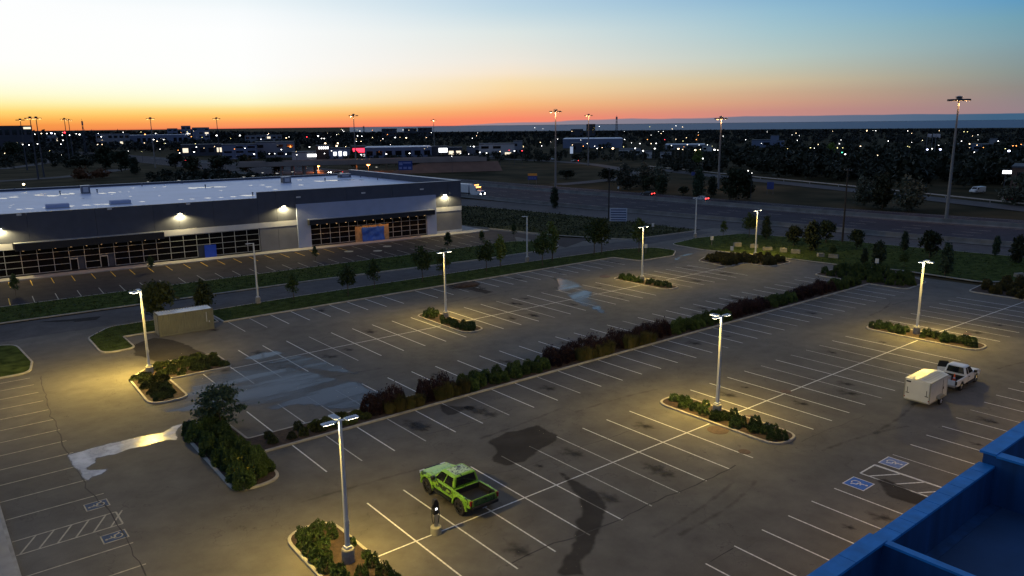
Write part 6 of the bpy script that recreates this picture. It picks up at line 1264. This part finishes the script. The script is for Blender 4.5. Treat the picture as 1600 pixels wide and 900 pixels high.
# town lamps
WH, WM, OR, RD, BL, YL, GR = 'W', 'M', 'O', 'R', 'B', 'Y', 'G'
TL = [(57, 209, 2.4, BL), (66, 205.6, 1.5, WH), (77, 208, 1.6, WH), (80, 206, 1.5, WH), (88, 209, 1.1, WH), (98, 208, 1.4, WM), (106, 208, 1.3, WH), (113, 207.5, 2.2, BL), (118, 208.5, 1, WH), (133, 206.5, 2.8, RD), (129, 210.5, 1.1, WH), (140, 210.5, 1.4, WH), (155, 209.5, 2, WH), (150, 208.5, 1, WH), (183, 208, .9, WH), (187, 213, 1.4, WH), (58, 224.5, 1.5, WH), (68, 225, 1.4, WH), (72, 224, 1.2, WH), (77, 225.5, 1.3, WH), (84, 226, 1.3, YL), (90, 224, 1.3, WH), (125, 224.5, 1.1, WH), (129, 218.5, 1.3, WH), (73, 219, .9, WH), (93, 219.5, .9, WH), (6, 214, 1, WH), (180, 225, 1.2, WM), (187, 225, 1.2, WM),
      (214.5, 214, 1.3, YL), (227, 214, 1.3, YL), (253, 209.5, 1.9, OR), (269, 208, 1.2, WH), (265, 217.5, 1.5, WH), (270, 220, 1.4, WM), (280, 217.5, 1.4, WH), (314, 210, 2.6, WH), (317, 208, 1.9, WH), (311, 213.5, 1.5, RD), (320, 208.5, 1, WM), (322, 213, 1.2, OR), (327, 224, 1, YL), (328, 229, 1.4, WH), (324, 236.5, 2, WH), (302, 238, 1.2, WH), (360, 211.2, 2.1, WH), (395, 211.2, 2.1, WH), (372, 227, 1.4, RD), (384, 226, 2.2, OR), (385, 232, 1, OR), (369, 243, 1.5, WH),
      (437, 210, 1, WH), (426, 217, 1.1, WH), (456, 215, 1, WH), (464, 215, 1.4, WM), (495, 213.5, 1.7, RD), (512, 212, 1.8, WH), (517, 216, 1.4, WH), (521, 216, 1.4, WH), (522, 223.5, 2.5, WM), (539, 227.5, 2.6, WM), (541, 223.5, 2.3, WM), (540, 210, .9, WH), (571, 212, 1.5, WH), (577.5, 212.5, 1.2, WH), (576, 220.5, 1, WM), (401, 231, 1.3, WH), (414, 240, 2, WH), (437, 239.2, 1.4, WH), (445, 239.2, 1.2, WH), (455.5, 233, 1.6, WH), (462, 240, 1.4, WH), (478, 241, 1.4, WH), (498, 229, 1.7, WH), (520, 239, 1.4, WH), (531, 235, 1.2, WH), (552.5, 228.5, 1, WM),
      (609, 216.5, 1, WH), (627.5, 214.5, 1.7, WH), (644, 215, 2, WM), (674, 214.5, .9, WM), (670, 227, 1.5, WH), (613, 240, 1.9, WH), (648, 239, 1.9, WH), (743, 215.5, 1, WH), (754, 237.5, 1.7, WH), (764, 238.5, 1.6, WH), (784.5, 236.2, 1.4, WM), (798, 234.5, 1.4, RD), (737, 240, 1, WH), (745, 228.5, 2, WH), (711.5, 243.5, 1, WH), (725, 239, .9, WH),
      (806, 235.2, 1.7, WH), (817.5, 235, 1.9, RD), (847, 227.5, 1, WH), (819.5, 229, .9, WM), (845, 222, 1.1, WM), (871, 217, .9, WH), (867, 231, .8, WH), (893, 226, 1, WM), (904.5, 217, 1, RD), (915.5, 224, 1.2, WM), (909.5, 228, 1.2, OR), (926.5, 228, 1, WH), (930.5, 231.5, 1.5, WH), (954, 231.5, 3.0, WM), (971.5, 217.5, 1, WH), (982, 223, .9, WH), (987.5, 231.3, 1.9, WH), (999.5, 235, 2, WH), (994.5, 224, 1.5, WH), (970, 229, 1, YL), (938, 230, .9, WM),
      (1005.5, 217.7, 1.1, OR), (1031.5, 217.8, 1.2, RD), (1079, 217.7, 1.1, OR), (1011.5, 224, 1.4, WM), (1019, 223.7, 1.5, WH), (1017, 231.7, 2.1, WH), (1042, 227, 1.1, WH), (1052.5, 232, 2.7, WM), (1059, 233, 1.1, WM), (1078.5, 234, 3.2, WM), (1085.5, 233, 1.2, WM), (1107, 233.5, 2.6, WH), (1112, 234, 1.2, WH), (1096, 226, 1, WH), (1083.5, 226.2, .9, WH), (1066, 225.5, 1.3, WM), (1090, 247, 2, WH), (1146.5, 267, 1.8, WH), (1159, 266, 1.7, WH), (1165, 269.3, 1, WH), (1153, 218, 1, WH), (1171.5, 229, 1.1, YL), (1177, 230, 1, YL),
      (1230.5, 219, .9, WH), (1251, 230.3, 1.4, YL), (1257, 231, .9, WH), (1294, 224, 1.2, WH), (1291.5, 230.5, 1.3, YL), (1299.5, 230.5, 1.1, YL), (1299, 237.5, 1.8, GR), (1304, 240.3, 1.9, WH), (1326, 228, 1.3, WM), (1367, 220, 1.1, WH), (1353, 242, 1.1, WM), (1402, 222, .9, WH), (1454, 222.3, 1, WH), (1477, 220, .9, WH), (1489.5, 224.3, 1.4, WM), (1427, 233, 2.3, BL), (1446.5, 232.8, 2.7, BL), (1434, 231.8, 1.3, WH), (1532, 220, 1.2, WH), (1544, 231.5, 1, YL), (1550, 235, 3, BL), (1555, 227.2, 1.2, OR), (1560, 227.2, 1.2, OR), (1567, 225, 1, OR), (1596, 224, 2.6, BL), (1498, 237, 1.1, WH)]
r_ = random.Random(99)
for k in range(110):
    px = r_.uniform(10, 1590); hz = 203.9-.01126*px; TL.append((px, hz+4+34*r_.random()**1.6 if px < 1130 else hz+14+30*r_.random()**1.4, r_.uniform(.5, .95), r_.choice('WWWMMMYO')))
ECOL = {'W': E_W, 'M': E_WARMF, 'O': E_ORG, 'R': E_RED, 'B': E_BLU, 'Y': E_YEL, 'G': E_GRN}; NAMES = {'W': 'white', 'M': 'warm white', 'O': 'orange', 'R': 'red', 'B': 'bluish white', 'Y': 'yellowish', 'G': 'green'}
LM = {}
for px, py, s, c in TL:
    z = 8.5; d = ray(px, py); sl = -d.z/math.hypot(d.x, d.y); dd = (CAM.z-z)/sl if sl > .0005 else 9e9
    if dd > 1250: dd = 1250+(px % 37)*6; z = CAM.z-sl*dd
    b = at_dist(px, dd); r = s*dd/FPX*.52; size = 'bright' if s > 1.75 else 'small'  # heads drawn oversize, the glow round each lamp is put into its shape
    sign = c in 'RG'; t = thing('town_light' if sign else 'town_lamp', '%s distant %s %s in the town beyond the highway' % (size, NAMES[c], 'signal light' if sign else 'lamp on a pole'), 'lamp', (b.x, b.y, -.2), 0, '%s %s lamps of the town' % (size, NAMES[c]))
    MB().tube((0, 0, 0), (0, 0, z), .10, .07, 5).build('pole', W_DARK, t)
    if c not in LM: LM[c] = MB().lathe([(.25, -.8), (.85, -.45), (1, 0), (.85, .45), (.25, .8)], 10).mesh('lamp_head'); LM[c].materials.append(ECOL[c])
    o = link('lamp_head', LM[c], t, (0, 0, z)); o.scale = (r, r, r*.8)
# woods: far ones as one mass each
def wood(name, label, spots, leaf, per, m, seed):
    r = np.random.RandomState(seed); Cs = []; Ss = []
    for (x, y, h, rad) in spots:
        n = per; p = r.normal(size=(n, 3)); p /= np.linalg.norm(p, axis=1)[:, None]; p *= (.45+.6*r.rand(n))[:, None]; p[:, 2] = p[:, 2]*.5+.56
        Cs.append(np.array([x, y, -.3])+p*np.array([rad, rad, h*.92])); Ss.append(leaf*rad*(.5+.8*r.rand(n)))
    o = link(name, quads_mesh(name, np.concatenate(Cs), np.concatenate(Ss), seed, m), kind='stuff'); o['label'] = label; return o
def scatter(n, px0, px1, d0, d1, h0, h1, seed, ok=None, hf=None):
    r = random.Random(seed); out = []
    while len(out) < n:
        px = r.uniform(px0, px1); d = d0*(d1/d0)**r.random(); b = at_dist(px, d)
        if ok and not ok(px, d, b): continue
        h = r.uniform(h0, h1)
        if hf: h = hf(px, d)*r.uniform(.80, 1.02)
        out.append((b.x, b.y, h, h*r.uniform(.42, .62)))
    return out
LF_WOOD = leaf_mat('leaf_wood', (.010, .014, .008), (.024, .030, .015), 0); LF_WOODB = leaf_mat('leaf_far_wood', (.006, .009, .008), (.013, .018, .014), 0)
zt_ = lambda px: np.interp(px, [-100, 200, 400, 700, 900, 1200, 1700], [23.6, 21.5, 18.2, 12.5, 12.0, 10.8, 9.6])
wood('far_wood', 'dark belt of distant woods along the horizon', scatter(2600, -140, 1740, 1450, 2400, 0, 0, 1, hf=lambda px, d: (lambda z: CAM.z-(CAM.z-z)*d/1500)(zt_(px)) if px > 350 else zt_(px)), .55, 26, LF_WOODB, 1)
wood('far_wood', 'dark suburban trees between the town and the horizon', scatter(1500, -140, 1740, 900, 1450, 0, 0, 2, hf=lambda px, d: min(9.5, .62*zt_(px))), .5, 30, LF_WOODB, 2)
hw_ok = lambda px, d, b: not (105 < b.x < 200)
wood('right_wood', 'dense dark wood beyond the ramps on the right side', scatter(420, 1120, 1760, 310, 640, 5, 10.5, 3, ok=lambda px, d, b: b.x > 268+max(0, (b.y-60)*.16) and not (1120 < px < 1180 and d < 420) and not (1500 < px < 1600 and d < 335)), .34, 110, LF_WOOD, 3)
wood('middle_wood', 'dark scrub and trees between the ramps and the town', scatter(330, 560, 1120, 380, 640, 2.5, 5.5, 4, ok=lambda px, d, b: b.x > 215 and not (760 < px < 1020 and d < 505) and not (380 < px < 770 and 395 < d < 470)), .34, 90, LF_WOOD, 4)
wood('left_wood', 'dark scrub and trees between the shop and the far highway', scatter(150, -60, 560, 300, 420, 2.0, 6.0, 5, ok=lambda px, d, b: b.x < 108 and not (px < 250)) + scatter(160, -40, 430, 640, 900, 3, 6.5, 6, ok=hw_ok), .36, 90, LF_WOOD, 5)
wood('town_trees', 'dark trees scattered between the buildings of the town', scatter(330, -60, 1660, 560, 1000, 3.5, 7.0, 7, ok=hw_ok), .38, 70, LF_WOOD, 6)

# labels: single out look-alikes by their order from a place one can find
def ordinal(n): return '%d%s' % (n, 'th' if 10 <= n % 100 <= 20 else {1: 'st', 2: 'nd', 3: 'rd'}.get(n % 10, 'th'))
def number(group, fmt, key, part=None):
    obs = [o for o in bpy.data.objects if o.get('group') == group]; sub = {}
    for o in obs: sub.setdefault(part(o) if part else '', []).append(o)
    for p, l in sub.items():
        l.sort(key=key)
        for i, o in enumerate(l): o['label'] = fmt.format(ordinal(i+1), p)
nx_ = lambda o: o.location.x; ny_ = lambda o: o.location.y
fb = lambda o: 'front' if o.location.y < 19.75 else 'back'
number('purple hedge shrubs', 'dark purple hedge shrub, {} from the near end in the {} row', nx_, fb)
number('green hedge shrubs', 'green hedge shrub, {} from the near end in the {} row', nx_, fb)
number('low hedge shrubs', 'low dense green shrub, {} from the near end in the {} hedge row', nx_, fb)
number('dark low hedge shrubs', 'dark low shrub in bare mulch, {} from the near end, {} hedge row', nx_, fb)
number('ornamental grass clumps of the hedge', 'olive ornamental grass clump before the hedge, {} from the near end', nx_)
number('shrubs at the near end of the hedge', 'rounded green shrub in the bed below the sapling, {} from its near end', ny_)
number('yellow flowers in the shrub bed', 'small yellow flower among the bed shrubs, {} from the near end', ny_)
number('shrubs of the nearest lamp island', 'low green shrub by the nearest lamp pole, {} from the picture bottom', ny_)
number('shrubs of the right lamp island', 'low green shrub, {} from the near tip of the right lamp island', ny_)
number('shrubs of the far right lamp island', 'low green shrub, {} from the near tip of the island beyond the trailer', ny_)
number('shrubs of the middle island', 'low green shrub, {} from the near tip of the small middle island', ny_)
number('shrubs of the far lot island', 'low green shrub, {} from the near tip of the far lot island', ny_)
number('shrubs of the L-shaped island', 'low spreading shrub, {} from the left in the L-shaped lamp island', nx_)
number('shrubs of the clipped far island', 'olive shrub, {} from the left in the clipped far end island', nx_)
number('shrubs of the right edge island', 'olive shrub, {} from the left in the right edge island', nx_)
number('shrubs at the far end of the hedge', 'mid green shrub, {} from the left in the broad far hedge end', nx_)
number('landscape stones of the east lawn', 'squared pale landscape stone, {} from the left on the east lawn', lambda o: -o.location.y)
number('vent pipes on the shop roof', 'short dark vent pipe on the white roof, {} from the left', nx_)
number('wall lamps on the blue store', 'hooded wall lamp under the blue parapet, {} from the picture bottom', nx_)
pxk = lambda o: -math.atan2(o.location.y-CAM.y, o.location.x-CAM.x)
for sz in ('bright', 'small'):
    for c in NAMES.values(): number('%s %s lamps of the town' % (sz, c), '%s distant %s town light, {} of its colour from the left' % (sz, c), pxk)
